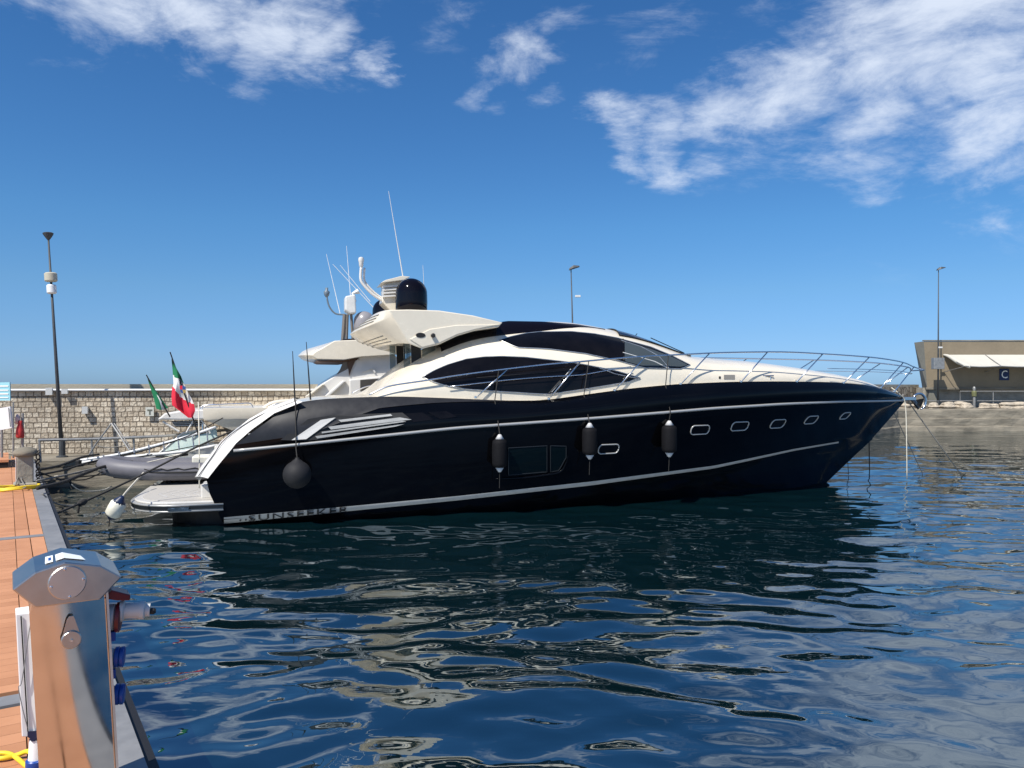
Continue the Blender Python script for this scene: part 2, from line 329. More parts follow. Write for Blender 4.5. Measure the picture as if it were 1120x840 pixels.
# ------------------------------------------------------------------ water
def make_water():
    def axis(segs):
        out = [segs[0][0]]
        for a, b, d in segs:
            while out[-1] < b-1e-6: out.append(out[-1]+d)
        return np.array(out)
    X = axis([(-60, -30, 2), (-30, -12, .5), (-12, -8, .12), (-8, 9, .06), (9, 16, .1), (16, 34, .25), (34, 70, 1.2)])
    Yv = axis([(-30, -2, 1.5), (-2, 2.5, .25), (2.5, 12, .05), (12, 20, .08), (20, 30, .15), (30, 54, .3), (54, 64, 2)])
    gx, gy = np.meshgrid(X, Yv)
    rng = np.random.RandomState(11)
    wx = gx+.22*np.sin(gy*.9+gx*.31)+.14*np.sin(gx*1.3-gy*.7); wy = gy+.2*np.sin(gx*.8-gy*.23)+.12*np.sin(gy*1.7+gx*.9)
    H = np.zeros_like(gx)
    def patch(k, a=1): 
        p = rng.rand(4)*6.28
        return .5+.5*np.sin(gx*k+gy*k*.6+p[0])*np.sin(gy*k*.8-gx*k*.4+p[1])
    pa, pb, pc = patch(.35), patch(.55), patch(.8)
    for i in range(110):
        lam = .32*(8**(rng.rand()**1.3)); k = 2*math.pi/lam
        ang = R(90)+rng.randn()*R(27)
        sl = .0098*(lam/1.0)**.02
        amp = sl/k*1.0
        m = (.78+.55*(pa if i % 3 == 0 else pb if i % 3 == 1 else pc))
        H += m*amp*np.sin(k*(wx*math.cos(ang)+wy*math.sin(ang))+rng.rand()*6.28)
    fade = np.clip((70-np.hypot(gx, gy))/40, 0, 1)
    H *= fade
    ny, nx = gx.shape
    V = np.stack([gx, gy, H], -1).reshape(-1, 3)
    idx = np.arange(nx*ny).reshape(ny, nx)
    Fc = np.stack([idx[:-1, :-1], idx[:-1, 1:], idx[1:, 1:], idx[1:, :-1]], -1).reshape(-1, 4)
    me = bpy.data.meshes.new('harbour_water')
    me.vertices.add(len(V)); me.vertices.foreach_set('co', V.astype(np.float32).ravel())
    me.loops.add(Fc.size); me.loops.foreach_set('vertex_index', Fc.astype(np.int32).ravel())
    me.polygons.add(len(Fc)); me.polygons.foreach_set('loop_start', (np.arange(len(Fc))*4).astype(np.int32)); me.polygons.foreach_set('loop_total', np.full(len(Fc), 4, np.int32))
    me.update(); me.validate(); me.polygons.foreach_set('use_smooth', [True]*len(Fc)); me.materials.append(water)
    o = bpy.data.objects.new('harbour_water', me); C.objects.link(o); o['kind'] = 'structure'
make_water()
struct('open_sea', MB().add([(-6000, -2000, -.25), (6000, -2000, -.25), (6000, 9000, -.25), (-6000, 9000, -.25)], [(0, 1, 2, 3)]), water)

# ------------------------------------------------------------------ quays and walls
QL, QR = .75, 1.4
W0, W1, W2, W3 = (-40, 16.9), (-3.4, 26.0), (28.3, 53.4), (75, 51.8)   # foot line of the sea wall
def off(p, d): return (p[0], p[1]-d)
def quay(name, poly, z, m):
    mb = MB()
    n = len(poly); 
    vs = [(x, y, z) for x, y in poly]+[(x, y, z-.18) for x, y in poly]+[(x, y, -.6) for x, y in poly]
    fs = [tuple(range(n))]
    for i in range(n):
        j = (i+1) % n; fs += [(i, j, j+n, i+n), (i+n, j+n, j+2*n, i+2*n)]
    mb.add(vs, fs); return struct(name, mb, m)
quay('stone_quay', [(-40, 14.5), (-2.9, 23.7), (0, 26), (2, 34), (-3, 32), (-40, 20)], QL, concd)
# the far mole: rough stepped face in courses
mb = MB(); xs = np.linspace(4, 75, 120); rng = random.Random(4)
rows = []
prof = [(-.6, -.15), (.25, -.12), (.35, .0), (.78, .02), (.82, .12), (1.3, .15), (QR, .35), (QR+.02, 3.4)]
for k, (z, dy) in enumerate(prof):
    rows.append([(x, (27.5+(x-4)*1.02 if x < 24.5 else 48.4)+dy+rng.uniform(-.04, .04)*(k < 7), z+rng.uniform(-.03, .03)*(0 < k < 7)) for x in xs])
mb.grid(rows); struct('far_mole', mb, concd)
def wallseg(name, label, A, B, z0, z1, m, thick=.6):
    d = Vector((B[0]-A[0], B[1]-A[1], 0)); L = d.length; rz = math.atan2(d.y, d.x)
    t = thing(name, label, 'wall', (A[0], A[1], 0), rz)
    link('stone_face', MB().box(0, L, 0, thick, z0, z1), m, t)
    return t, L
t, L = wallseg('sea_wall', 'long squared stone harbour wall behind the left quay', W0, W1, QL-.3, 2.66, stone)
link('coping', MB().box(0, L, -.05, .5, 2.66, 2.735), conc, t)
link('parapet', MB().box(0, L+.6, .62, 1.1, 2.3, 2.885), plaster, t)
link('conduit', MB().tube([(0, -.09, 2.70), (L, -.09, 2.70)], .035, 8), whitep, t)
t, L = wallseg('rubble_wall', 'rough rubble mole wall running past the yacht bow to the building', W1, W2, .6, 2.78, rub, .8)
link('coping', MB().box(0, L, .05, .7, 2.78, 2.95), conc, t)
# bits on the stone wall
def wallpt(px, z, d=.1):
    A = Vector((W0[0], W0[1])); B = Vector((W1[0], W1[1])); r = (px-CX)/F
    k = (r*A.y-A.x)/((B.x-A.x)-r*(B.y-A.y)); p = A+(B-A)*k
    return Vector((p.x+.24*d, p.y-.97*d, z))
wa = math.atan2(W1[1]-W0[1], W1[0]-W0[0])
for px, py, w, h, lab in [(55.5, 428, .16, .2, 'pale junction box on the coping just left of the tall lamp post'), (72.5, 428, .15, .13, 'white junction box on the coping just right of the tall lamp post'), (94.5, 448.5, .14, .2, 'white plate fixed on the stones right of the lamp post')]:
    z = EYE-(py-HY)/F*23.5; p = wallpt(px, z, .06)
    t = thing('junction_box', lab, 'box', p, wa)
    link('case', MB().box(-w/2, w/2, -.1, .05, -h/2, h/2), whitep, t, bevel=.01)
    link('lid', MB().box(-w/2-.01, w/2+.01, -.12, -.1, -h/2-.01, h/2+.01), greyp, t)

# ------------------------------------------------------------------ lamp posts
def lamp_post(label, base, top, kind):
    d = top-base; t = thing('lamp_post', label, 'lamp post', base)
    ax = d.normalized(); L = d.length
    link('base_plate', MB().lathe([(.16, 0), (.16, .03), (.09, .05), (.09, .5), (.07, .52)], (0, 0, 0), (0, 0, 1), 12), lamp, t)
    link('pole', MB().tube([ax*.02, ax*L*.5, ax*L], [.062, .042, .024], 12), lamp, t, smooth=True)
    hd = MB()
    if kind == 'bowl':
        hd.lathe([(.025, -.02), (.04, .0), (.08, .06), (.13, .14), (.145, .18), (.12, .2)], ax*L, ax, 18)
        link('lamp_head', hd, lamp, t, smooth=True, auto=40)
        for k, (h, r, m, n) in enumerate([(L-1.1, .17, mat('sounder_beige', (.45, .42, .33), .6), 'speaker'), (L-1.45, .13, whitep, 'camera_housing')]):
            p = ax*h
            link(n, MB().lathe([(.05, -.14), (r*.8, -.13), (r, -.1), (r, .1), (r*.8, .13), (.05, .14)], p, ax, 14), m, t, smooth=True, auto=40)
    else:
        e = ax*L
        hd.add([(e.x+x, y, e.z+z) for x, y, z in [(-.1, -.09, -.12), (-.1, .09, -.12), (.1, .16, -.02), (.42, .13, .05), (.42, -.13, .05), (.1, -.16, -.02), (-.08, -.07, -.02), (-.08, .07, -.02), (.12, .1, .12), (.4, .07, .1), (.4, -.07, .1), (.12, -.1, .12)]],
               [(0, 1, 2, 3, 4, 5), (6, 11, 10, 9, 8, 7), (0, 6, 7, 1), (1, 7, 8, 2), (2, 8, 9, 3), (3, 9, 10, 4), (4, 10, 11, 5), (5, 11, 6, 0)])
        link('lamp_head', hd, lamp, t)
        link('bracket_box', MB().box(.0, .27, -.06, .06, L*kind[1], L*kind[1]+.1), wgrey, t, bevel=.01)
    return t
b = at(68, 499.5, 22.4); tp = at(53, 262, 22.4); b.z = QL
lamp_post('tall lamp post with bowl lamp and two pale units in front of the stone wall', b, tp, 'bowl')
Yc = 38; b = at(629, 470, Yc); b.z = QR; tp = at(624.5, 293, Yc)
lamp_post('slim lamp post rising behind the yacht roof', b, tp, ('a', .8))
b = at(1026, 441, 50.5); b.z = QR; tp = at(1026.5, 294, 50.5)
lp = lamp_post('slim lamp post in front of the bunker-like building on the right', b, tp, ('a', .43))
link('cable_cabinet', MB().box(-.35, .35, -.15, .2, 2.55, 3.3), galv, lp, bevel=.02)

# ------------------------------------------------------------------ building on the mole
BY = 51.6
def bx(px, Y=BY): return (px-CX)/F*Y
bt = thing('harbour_building', 'low flat-roofed olive brown building with slanted end on the mole', 'building', (bx(1012), BY, 0))
X0, ZT, ZB = 0, EYE+50/F*BY, EYE-1/F*BY
mb = MB()
A = [(.12, 0, ZB), (14, 0, ZB), (14, 6, ZB), (3.0, 6, ZB), (.35, .9, ZB)]
T = [(-.1, 0, ZT-.02), (14, 0, ZT), (14, 6, ZT), (2.6, 6, ZT), (-.27, .9, ZT-.05)]
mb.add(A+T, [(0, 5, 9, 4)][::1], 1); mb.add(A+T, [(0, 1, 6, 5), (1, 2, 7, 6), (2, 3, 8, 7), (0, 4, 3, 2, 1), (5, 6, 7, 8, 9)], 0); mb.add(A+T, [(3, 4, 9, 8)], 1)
link('wall', mb, [bwall, bwall2], bt)
link('plinth', MB().box(.15, 14, .55, 6, QR-.1, ZB), conc, bt)
link('roof_edge', MB().box(-.1, 14.05, -.04, .2, ZT+.003, ZT+.07), concd, bt)
link('string_course', MB().box(.02, 14, -.05, -.002, ZB-.12, ZB+.02), concd, bt)
link('corner_pier', MB().prism([(.3, QR-.1), (.8, QR-.1), (.85, ZB-.003), (.3, ZB-.003)], .1, .5), bwall2, bt)
# awning
at_ = thing('awning', 'white cloth awning stretched in front of the building', 'awning', (bx(1012), BY, 0))
rows = []; za = EYE+35/F*BY; zf = EYE+22.5/F*50
for i in range(25):
    u = i/24; rows.append([(1.25+u*11+(0.35*(1-u)*v if i < 3 else 0), -.02-1.7*v, za+(zf-za)*v-.05*math.sin(v*math.pi)-.05*abs(math.sin(u*math.pi*4))*v) for v in [k/8 for k in range(9)]])
link('canopy', MB().grid(rows), cloth, at_, smooth=True)
fr = MB()
for i in range(0, 25, 6):
    fr.tube([rows[i][0], rows[i][8]], .03, 6); fr.tube([(rows[i][0][0], -.02, zf-.35), (rows[i][8][0], rows[i][8][1]+.03, rows[i][8][2]-.03)], .025, 6)
fr.tube([r[8] for r in rows], .035, 6)
link('frame', fr, galv, at_)
link('rolled_edge', MB().tube([(1.2, -.05, za), (1.35, -.5, za-.15), (1.6, -1.1, za-.55), (2.0, -1.72, zf-.05)], [.05, .12, .14, .1], 8, smooth=4), cloth, at_, smooth=True)
def text_mesh(txt, size, extrude=.004, spacing=1.0):
    c = bpy.data.curves.new('lettering', 'FONT'); c.body = txt; c.size = size; c.extrude = extrude; c.align_x = 'CENTER'; c.align_y = 'CENTER'; c.space_character = spacing; c.resolution_u = 3
    o = bpy.data.objects.new('tmp', c); C.objects.link(o); bpy.context.view_layer.update()
    dg = bpy.context.evaluated_depsgraph_get(); me = bpy.data.meshes.new_from_object(o.evaluated_get(dg)); bpy.data.objects.remove(o)
    vs = [tuple(v.co) for v in me.vertices]; fs = [tuple(p.vertices) for p in me.polygons]; bpy.data.meshes.remove(me); return vs, fs
sg = thing('letter_sign', 'dark blue round-cornered sign with a white letter C under the awning', 'sign', (bx(1098), BY, EYE+13/F*BY))
link('plate', MB().box(-.32, .32, -.06, -.003, -.36, .4), signn, sg, bevel=.02)
vs, fs = text_mesh('C', .75); link('letter', MB().add([(x*.85, -.07-z, y) for x, y, z in vs], fs), signw, sg)
# fittings under the awning
t = thing('hydrant_post', 'yellow-green capped post standing in front of the building plinth', 'post', (bx(1065.5, 50.6), 50.6, QR))
link('post', MB().lathe([(.14, 0), (.14, .04), (.09, .05), (.09, .75)], n=12), galv, t)
link('housing', MB().lathe([(.1, .75), (.15, .78), (.16, 1.05), (.12, 1.12), (.12, 1.14)], n=12), yg, t)
link('cap', MB().lathe([(.09, 1.14), (.1, 1.3), (.07, 1.4), (.03, 1.42)], n=12), galv, t)
t = thing('pipe_rail', 'long low pipe rail in front of the building plinth', 'railing', (bx(1012, 50.8), 50.8, QR))
z1 = EYE-5/F*50.8-QR; z0 = EYE-15.5/F*50.8-QR
link('pipe', MB().tube([(2.3, 0, 0), (2.3, 0, z1), (12, 0, z1)], .035, 8), galv, t); link('pipe', MB().tube([(-.2, 0, z0), (6, 0, z0)], .035, 8), galv, t)
for x in (0, 4.5, 8, 11.5): link('post', MB().tube([(x, .02, 0), (x, .02, z0 if x < 2 else z1)], .03, 6), galv, t)
rr = random.Random(3)
for i, (px, py, sz, lab) in enumerate([(1004, 441, .42, 'pale boulder at the foot of the building corner'), (1020, 441.5, .32, 'small flat boulder left of the right lamp post foot'), (1037, 442, .4, 'boulder just right of the right lamp post foot'), (1056, 442, .45, 'sandy boulder left of the hydrant post'), (1082, 446, .38, 'rusty brown boulder on the quay edge'), (1106, 446.5, .55, 'large pale boulder at the right end of the quay edge'), (985, 441, .4, 'boulder behind the bow pulpit at the wall foot')]):
    p = at(px, py, 49.9); p.z = QR+.02
    bm = bmesh.new(); bmesh.ops.create_icosphere(bm, subdivisions=3, radius=1)
    for v in bm.verts:
        d = v.co.copy(); k = 1+.25*math.sin(d.x*3+i)+.2*math.sin(d.y*4+i*2)+.12*math.sin(d.z*7+i)
        v.co = Vector((d.x*sz*1.3*k, d.y*sz*k, d.z*sz*.6*k+sz*.25))
    me = bpy.data.meshes.new('boulder'); bm.to_mesh(me); bm.free(); me.materials.append(mat('pale_rock', (.42, .36, .28), .95, var=.3, vscale=3, bump=.05, bscale=5))
    o = bpy.data.objects.new('boulder', me); C.objects.link(o); o.location = p; tag(o, lab, 'boulder', 'boulders on the mole')

# ------------------------------------------------------------------ the black yacht
YT = thing('motor_yacht', 'long black-hulled motor yacht with cream superstructure moored in the centre', 'yacht', (OX, OY, 0), TH)
stem = [pl(x, y, 0) for x, y in [(880, 548), (905, 527), (927, 500), (955, 477), (978, 456), (990, 441)]]
stem_z = [(p.z, p.x) for p in stem]; sterns = [(-1, 0.1), (0, .02), (.5, -.16), (.89, -.33), (1.2, -.1), (1.64, .25), (2.4, 1.28), (2.55, 1.6), (3, 2)]
SE = pl(990, 437, 0)            # bow tip
def bcurve(B, q0, p, B0, q):
    q = min(1, max(0, q)); b = B*(1-max(0, (q-q0)/(1-q0))**p); return b-(B-B0)*max(0, 1-q/.3)**2
KR = {}
def keyrow(name, trace, s0, s1, args):
    def bf(s): return bcurve(*args, (s-s0)/(s1-s0))
    pts = [solve(x, y, bf) for x, y in trace]; pts.sort(key=lambda p: p.x)
    ss = [p.x for p in pts]; zz = [p.z for p in pts]
    f = np.poly1d(np.polyfit(ss, zz, min(5, len(ss)-2)))
    def zf(s):
        return float(np.interp(s, ss, zz))
    # smooth the polyline a little
    g = np.linspace(s0, s1, 200); zg = np.interp(g, ss, zz); ker = np.ones(9)/9; zp = np.pad(zg, 4, mode='edge'); zp[:4] = 2*zg[0]-zg[4:0:-1]; zp[-4:] = 2*zg[-1]-zg[-2:-6:-1]; zs = np.convolve(zp, ker, 'valid')
    def at_q(q):
        s = s0+q*(s1-s0); return Vector((s, -bf(s), float(np.interp(s, g, zs))))
    KR[name] = dict(b=bf, q=at_q, s0=s0, s1=s1, z=lambda s: float(np.interp(s, g, zs)))
st_tr = [(245, 569), (370, 557.5), (500, 545), (645, 529), (780, 511), (820, 502.5), (868, 492), (917, 483.5), (948, 480)]
keyrow('stripe', st_tr, .0, itp(stem_z, 1.32), (2.66, .2, 2.1, 2.5))
rub_tr = [(257.5, 494), (320, 488), (400, 479.5), (500, 469), (642, 459), (780, 447.5), (860, 442.5), (920, 440), (990, 438.5)]
keyrow('rub', rub_tr, .22, SE.x, (2.86, .3, 2.5, 2.66))
top_tr = [(318, 443), (335, 438.5), (360, 436), (430, 433.5), (500, 436), (560, 438.5), (595, 438), (640, 431.5), (687, 425), (740, 420), (800, 417.5), (850, 417), (905, 417.8), (940, 420), (965, 424.5), (982, 431), (990, 436)]
keyrow('top', top_tr, 1.45, SE.x+.02, (2.56, .3, 2.7, 2.4))
def wlq(q): s1 = itp(stem_z, 0.); s = .02+q*(s1-.02); return Vector((s, -bcurve(2.42, .15, 2.0, 2.3, q), 0))
def keelq(q): s1 = itp(stem_z, -.2)-.6; s = .1+q*(s1-.1); return Vector((s, -bcurve(2.0, .1, 1.8, 2.0, q), -.75))
def lerp(a, b, u): return a+(b-a)*u
def colpts(q):
    out = colraw(q)
    if q < .14:
        w = (1-q/.14)**1.5
        for i, p in enumerate(out):
            p0 = ROW0[i]; out[i] = Vector((p.x+(itp(sterns, p0.z)-p0.x)*w, p.y, p.z))
    return out
def colraw(q):
    K, Wl, St, Ru, To = keelq(q), wlq(q), KR['stripe']['q'](q), KR['rub']['q'](q), KR['top']['q'](q)
    k = 1-smoothstep(.85, 1, q)
    out = [K, Wl, lerp(Wl, St, .6)+Vector((0, -.03*k, 0)), St+Vector((0, .03*k, -.02)), St+Vector((0, -.02*k, .01))]
    for u in (.2, .4, .6, .8):
        p = lerp(St, Ru, u)+Vector((0, (-.05+.1*smoothstep(.4, .9, q))*k*math.sin(u*math.pi), 0))
        out.append(p)
    out += [Ru, Ru+Vector((0, .0, .05))]
    Ru2 = Ru+Vector((0, 0, .05))
    for u in (.15, .3, .5, .7, .85, .94):
        p = lerp(Ru2, To, u); bulge = .14*math.sin(u*math.pi)*(1-.6*smoothstep(.9, 1, q)); p = p+Vector((0, -bulge*.9, bulge*.1)); out.append(p)
    out.append(To)
    return out
ROW0 = colraw(0)
NQ = 110; rows = []; HROWS = rows
for j in range(NQ+1):
    v = j/NQ; q = 1-(1-v)**1.25; rows.append(colpts(q))
hullN = MB().grid(rows); hull = MB().grid(rows); hull.grid([[Vector((p.x, -p.y, p.z)) for p in r] for r in rows])
# flat transom closing the stern
r0 = rows[0]; tr = [[Vector((p.x, p.y*k, p.z)) for k in (1, .6, .2, -.2, -.6, -1)] for p in r0[:10]]
hull.grid(tr)
tri(hull); tri(hullN); hullo = link('hull', hull, black, YT, smooth=True, auto=32)
def mkbvh(mb):
    return BVHTree.FromPolygons([Vector(v) for v in mb.v], mb.f)
BH = mkbvh(hullN)
def hit(px, py, bvh, o=0.0):
    a = w2y(at(px, py, 1.0)); d = (a-CL).normalized(); p, n, i, k = bvh.ray_cast(CL, d)
    if p is None: return None
    if n.dot(d) > 0: n = -n
    return p+n*o, n
def smoothline(pts, n):
    "Catmull-Rom in x for px curves"
    return pts
def patch(upper, lower, bvh, o=.008, nx=24, ny=6, th=None):
    x0 = max(upper[0][0], lower[0][0]); x1 = min(upper[-1][0], lower[-1][0]); rows = []
    for i in range(nx+1):
        x = x0+(x1-x0)*i/nx; r = []
        for j in range(ny+1):
            y = itp(upper, x)*(1-j/ny)+itp(lower, x)*j/ny; h = hit(x, y, bvh, o)
            if h is None: r = None; break
            r.append(h[0])
        if r: rows.append(r)
    mb = MB().grid(rows); return mb, rows
def ring(rows):
    return [r[0] for r in rows]+rows[-1][1:]+[r[-1] for r in rows[::-1]][1:]+rows[0][::-1][1:]
mir = lambda mb: MB().add([(v[0], -v[1], v[2]) for v in mb.v], mb.f)
# rub rail
rr_ = [KR['rub']['q'](q)+Vector((0, -.015, .02)) for q in np.linspace(0, 1, 90)]
tube = MB().tube(rr_, .032, 8); tube.tube([Vector((p.x, -p.y, p.z)) for p in rr_], .032, 8); link('rub_rail', tube, mat('satin_rail', (.42, .42, .41), .32, metal=.35), YT, smooth=True)
# silver stripe above the waterline
up = [(x, y-itp([(245, 3.3), (400, 2.8), (640, 2.4), (780, 1.8), (916, .8)], x)) for x, y in st_tr[:-1]]
lo = [(x, y+itp([(245, 3.3), (400, 2.2), (640, 1.8), (780, 1.2), (916, .8)], x)) for x, y in st_tr[:-1]]
m1, sr = patch(up, lo, BH, .012, 110, 2); m1.add(*[(lambda q: (q.v, q.f))(mir(m1))][0]); link('waterline_stripe', m1, stripe, YT, smooth=True)
# lettering on the stripe, wrapped on the hull side
def hitlat(s, z, o):
    p, n, i, k = BH.ray_cast(Vector((s, -8, z)), Vector((0, 1, 0)))
    if p is None: return Vector((s, -2.6, z))
    if n.y > 0: n = -n
    return p+n*o
A_ = hit(272, itp(st_tr, 272), BH)[0]; B_ = hit(381, itp(st_tr, 381), BH)[0]
vs, fs = text_mesh('SUNSEEKER', 1.0, 0, 1.15); xmin = min(v[0] for v in vs); xmax = max(v[0] for v in vs); ymin = min(v[1] for v in vs); ymax = max(v[1] for v in vs)
out = []
for x, y, z in vs:
    u = (x-xmin)/(xmax-xmin); w = (y-ymin)/(ymax-ymin)-.5; s = A_.x+(B_.x-A_.x)*u; zc = A_.z+(B_.z-A_.z)*u; out.append(hitlat(s, zc+w*.12+.002, .034))
lt = MB().add(out, fs)
for px in (263, 269, 275):
    h = hit(px, itp(st_tr, px), BH)[0]; link('stripe_dot', MB().lathe([(.02, 0), (.02, .004)], hitlat(h.x, h.z, .034), (0, -1, 0), 10), rubber, YT)
link('name_lettering', lt, rubber, YT)
# boot stripe reflection line just above the water
# charcoal quarter patch with the sky's reflection painted in, and vents
qrows = []
for r in HROWS:
    sx = r[-1].x
    if sx > 7.0: break
    k0 = itp([(1.4, 0.6), (2.6, 1.2), (3.4, 4), (5, 5.5), (7.0, 7.4)], sx); seg = r[10:19]; n_ = len(seg)-1; out_ = []
    for k in range(7):
        u = k0+(n_-k0)*k/6; i0 = min(int(u), n_-1); p = lerp(seg[i0], seg[i0+1], u-i0); out_.append(p+Vector((0, -.012, .004)))
    qrows.append(out_)
qp = tri(MB().grid(qrows))
link('quarter_sky_sheen', qp, sheen, YT, smooth=True)
def plate(pts, bvh, o0, o1, m, name, parent=None):
    hs_ = [hit(x, y, bvh, o0)[0] for x, y in pts]; ho = [hit(x, y, bvh, o1)[0] for x, y in pts]; n = len(pts)
    mb = MB().add(hs_+ho, [tuple(range(n, 2*n))]+[(i, (i+1) % n, (i+1) % n+n, i+n) for i in range(n)])
    return link(name, mb, m, parent or YT)
plate([(307, 481), (337, 459), (362, 455), (440, 452), (448, 458), (352, 480.5), (330, 482)], BH, -.01, .03, rubber, 'vent_recess')
plate([(319, 481), (351, 459.8), (367, 457.8), (335, 480)], BH, 0, .05, white, 'vent_blade')
for pts in ([(370, 459.8), (427, 453.8), (429, 455.3), (373, 462)], [(359, 467.2), (437, 457.0), (450, 459.3), (362, 469.8)], [(345, 477), (436, 464.4), (442, 463.8), (432, 466.5), (347, 479.3)], [(352, 472.3), (440, 461), (444, 461.6), (352, 474)]):
    plate(pts, BH, 0, .045, stripe, 'vent_slat')
for pts in ([(438, 453), (462, 451.5), (475, 459), (452, 461.5)], [(468, 451.2), (488, 450), (500, 456), (481, 458.5)]):
    plate(pts, BH, -.005, .014, glass, 'side_scoop')
# hull glazing: big recessed window low amidships
wp, wr = patch([(556, 490), (598, 487.5)], [(556, 519.5), (598, 516)], BH, .012, 10, 8); wo_ = link('hull_window', wp, mat('hull_glass', (.002, .005, .006), .03, spec=.32), YT, smooth=True)
link('window_frame', MB().tube(ring(wr), .012, 6), mat('dark_frame', (.03, .035, .04), .35, metal=.6), wo_)
wp, wr = patch([(602, 487.5), (619, 488)], [(602, 516), (611, 514.5), (619, 500)], BH, .012, 10, 8); wo_ = link('hull_window', wp, MATS['hull_glass'], YT, smooth=True)
link('window_frame', MB().tube(ring(wr), .012, 6), MATS['dark_frame'], wo_)
link('window_sill', MB().tube([hit(x, y, BH, .02)[0] for x, y in [(541, 523.5), (570, 522.5), (595, 519.5), (612, 516), (618, 508), (621, 498)]], [.012, .03, .035, .035, .03, .012], 8, smooth=4), black, YT, smooth=True)
# portholes
def porthole(px, py, w, h, slant):
    p, n = hit(px, py, BH); n = n.normalized(); dpt = y2w(*p).y; W_ = w*dpt/F; H_ = h*dpt/F
    ex = Vector((1, -n.x/n.y, .0)); ex = (ex-n*ex.dot(n)).normalized(); ez = n.cross(ex); ez = ez if ez.z > 0 else -ez
    def outline(W_, H_, o, k=24):
        pts = []; r = H_*.42
        for i in range(k):
            a = 2*math.pi*i/k; cx_, cz_ = math.cos(a), math.sin(a)
            x = (W_/2-r)*(1 if cx_ > 0 else -1)+r*cx_; z = (H_/2-r)*(1 if cz_ > 0 else -1)+r*cz_
            x += slant*z
            # lie on the curved side
            q = p+ex*x+ez*z; g, gn, _, _ = BH.ray_cast(q+n*.5, -n)
            if g is None: g = q
            pts.append(g+n*o)
        return pts
    o_ = outline(W_*.9, H_*.86, .008)
    ph = link('porthole', MB().add(o_, [tuple(range(len(o_)))]), glass, YT)
    fr_ = MB().tube(outline(W_, H_, .012)+[outline(W_, H_, .012)[0]], .015, 8); link('porthole_frame', fr_, MATS['satin_rail'], ph, smooth=True)
for a in [(665.5, 491, 25, 10.5, .1), (765.5, 470, 25, 10.5, .05), (809, 466, 24.5, 10.5, .12), (850.5, 463.3, 22, 10.5, .2), (887, 459, 20, 10, .3), (924, 454.5, 15, 8.5, .4)]: porthole(*a)

# deck inside the bulwark
rows = []
for q in np.linspace(0, .995, 70):
    p = KR['top']['q'](q); rows.append([Vector((p.x, p.y*k, p.z-.02+.06*(1-k*k))) for k in (1, .97, .6, 0, -.6, -.97, -1)])
link('deck', MB().grid(rows), cream, YT, smooth=True)

# superstructure: superelliptic loft under the traced roof line
cab_tr = [(398, 435), (405, 432), (427, 412.5), (442, 401), (460, 390), (480, 380), (505, 369), (525, 364), (550, 360.5), (582, 357), (605, 355.8), (625, 355.6), (650, 358.5), (687, 365.5), (710, 373), (730, 381), (752, 390), (790, 393.5), (825, 396), (870, 402), (905, 408), (925, 412), (945, 417), (953, 421)]
topb = KR['top']['b']
Wf = lambda s: max(.02, topb(s)-.1)
cs = []
for x, y in cab_tr:
    p = solve(x, y, lambda s: Wf(s)*.5); cs.append((p.x, p.z))
cs_s = [c[0] for c in cs]; cs_z = [c[1] for c in cs]
gs = np.linspace(cs_s[0], cs_s[-1], 260); gz = np.interp(gs, cs_s, cs_z); zp = np.pad(gz, 5, mode='edge'); zp[:5] = 2*gz[0]-gz[5:0:-1]; zp[-5:] = 2*gz[-1]-gz[-2:-7:-1]; gz = np.convolve(zp, np.ones(11)/11, 'valid')
ztop = lambda s: float(np.interp(s, gs, gz))
NEXP = 2.35
CK = (1-.5**NEXP)**(1/NEXP)
def supz(s, k):
    zb = KR['top']['z'](s)-.02; Hh = max(.01, (ztop(s)-zb)/CK); return zb+Hh*max(0, 1-abs(k)**NEXP)**(1/NEXP)
rows = []
for s in np.linspace(cs_s[0], cs_s[-1], 130):
    w = Wf(s); r = []
    for i in range(49):
        a = math.pi*i/48; c_ = math.cos(a); k = -math.copysign(abs(c_)**(2/NEXP), c_); r.append(Vector((s, k*w, supz(s, k))))
    rows.append(r)
sup = tri(MB().grid(rows)); link('superstructure', sup, cream, YT, smooth=True)
BS = mkbvh(sup)
def window(upper, lower, name='side_window', nx=60, m=glass, o=.014, fr=.012, both=True):
    mb, rws = patch(upper, lower, BS, o, nx, 8)
    w_ = link(name, mb, m, YT, smooth=True)
    if fr: link('window_frame', MB().tube(ring(rws), fr, 6), alum, w_, smooth=True)
    if both:
        w2 = link(name, mir(mb), m, YT, smooth=True)
    return w_
U = [(546, 372), (560, 368.3), (575, 365), (590, 363.4), (625, 363), (650, 365.5), (675, 370), (712, 380), (735, 389.5), (754.5, 399.5)]
Lo = [(546, 372), (556, 376.5), (566, 380.5), (600, 382), (640, 387), (675, 394.5), (705, 402.5), (744, 403.6), (754.5, 399.5)]
window(U, Lo)
U = [(462, 413), (475, 405.5), (490, 399), (510, 393), (530, 390.6), (550, 390), (575, 391), (620, 396), (640, 399), (675, 406), (700, 413.5)]
Lo = [(462, 413), (475, 418.5), (490, 422.5), (512, 426), (550, 428.5), (587, 430.7), (600, 431.3), (640, 425.5), (687, 417.8), (700, 413.5)]
window(U, Lo)
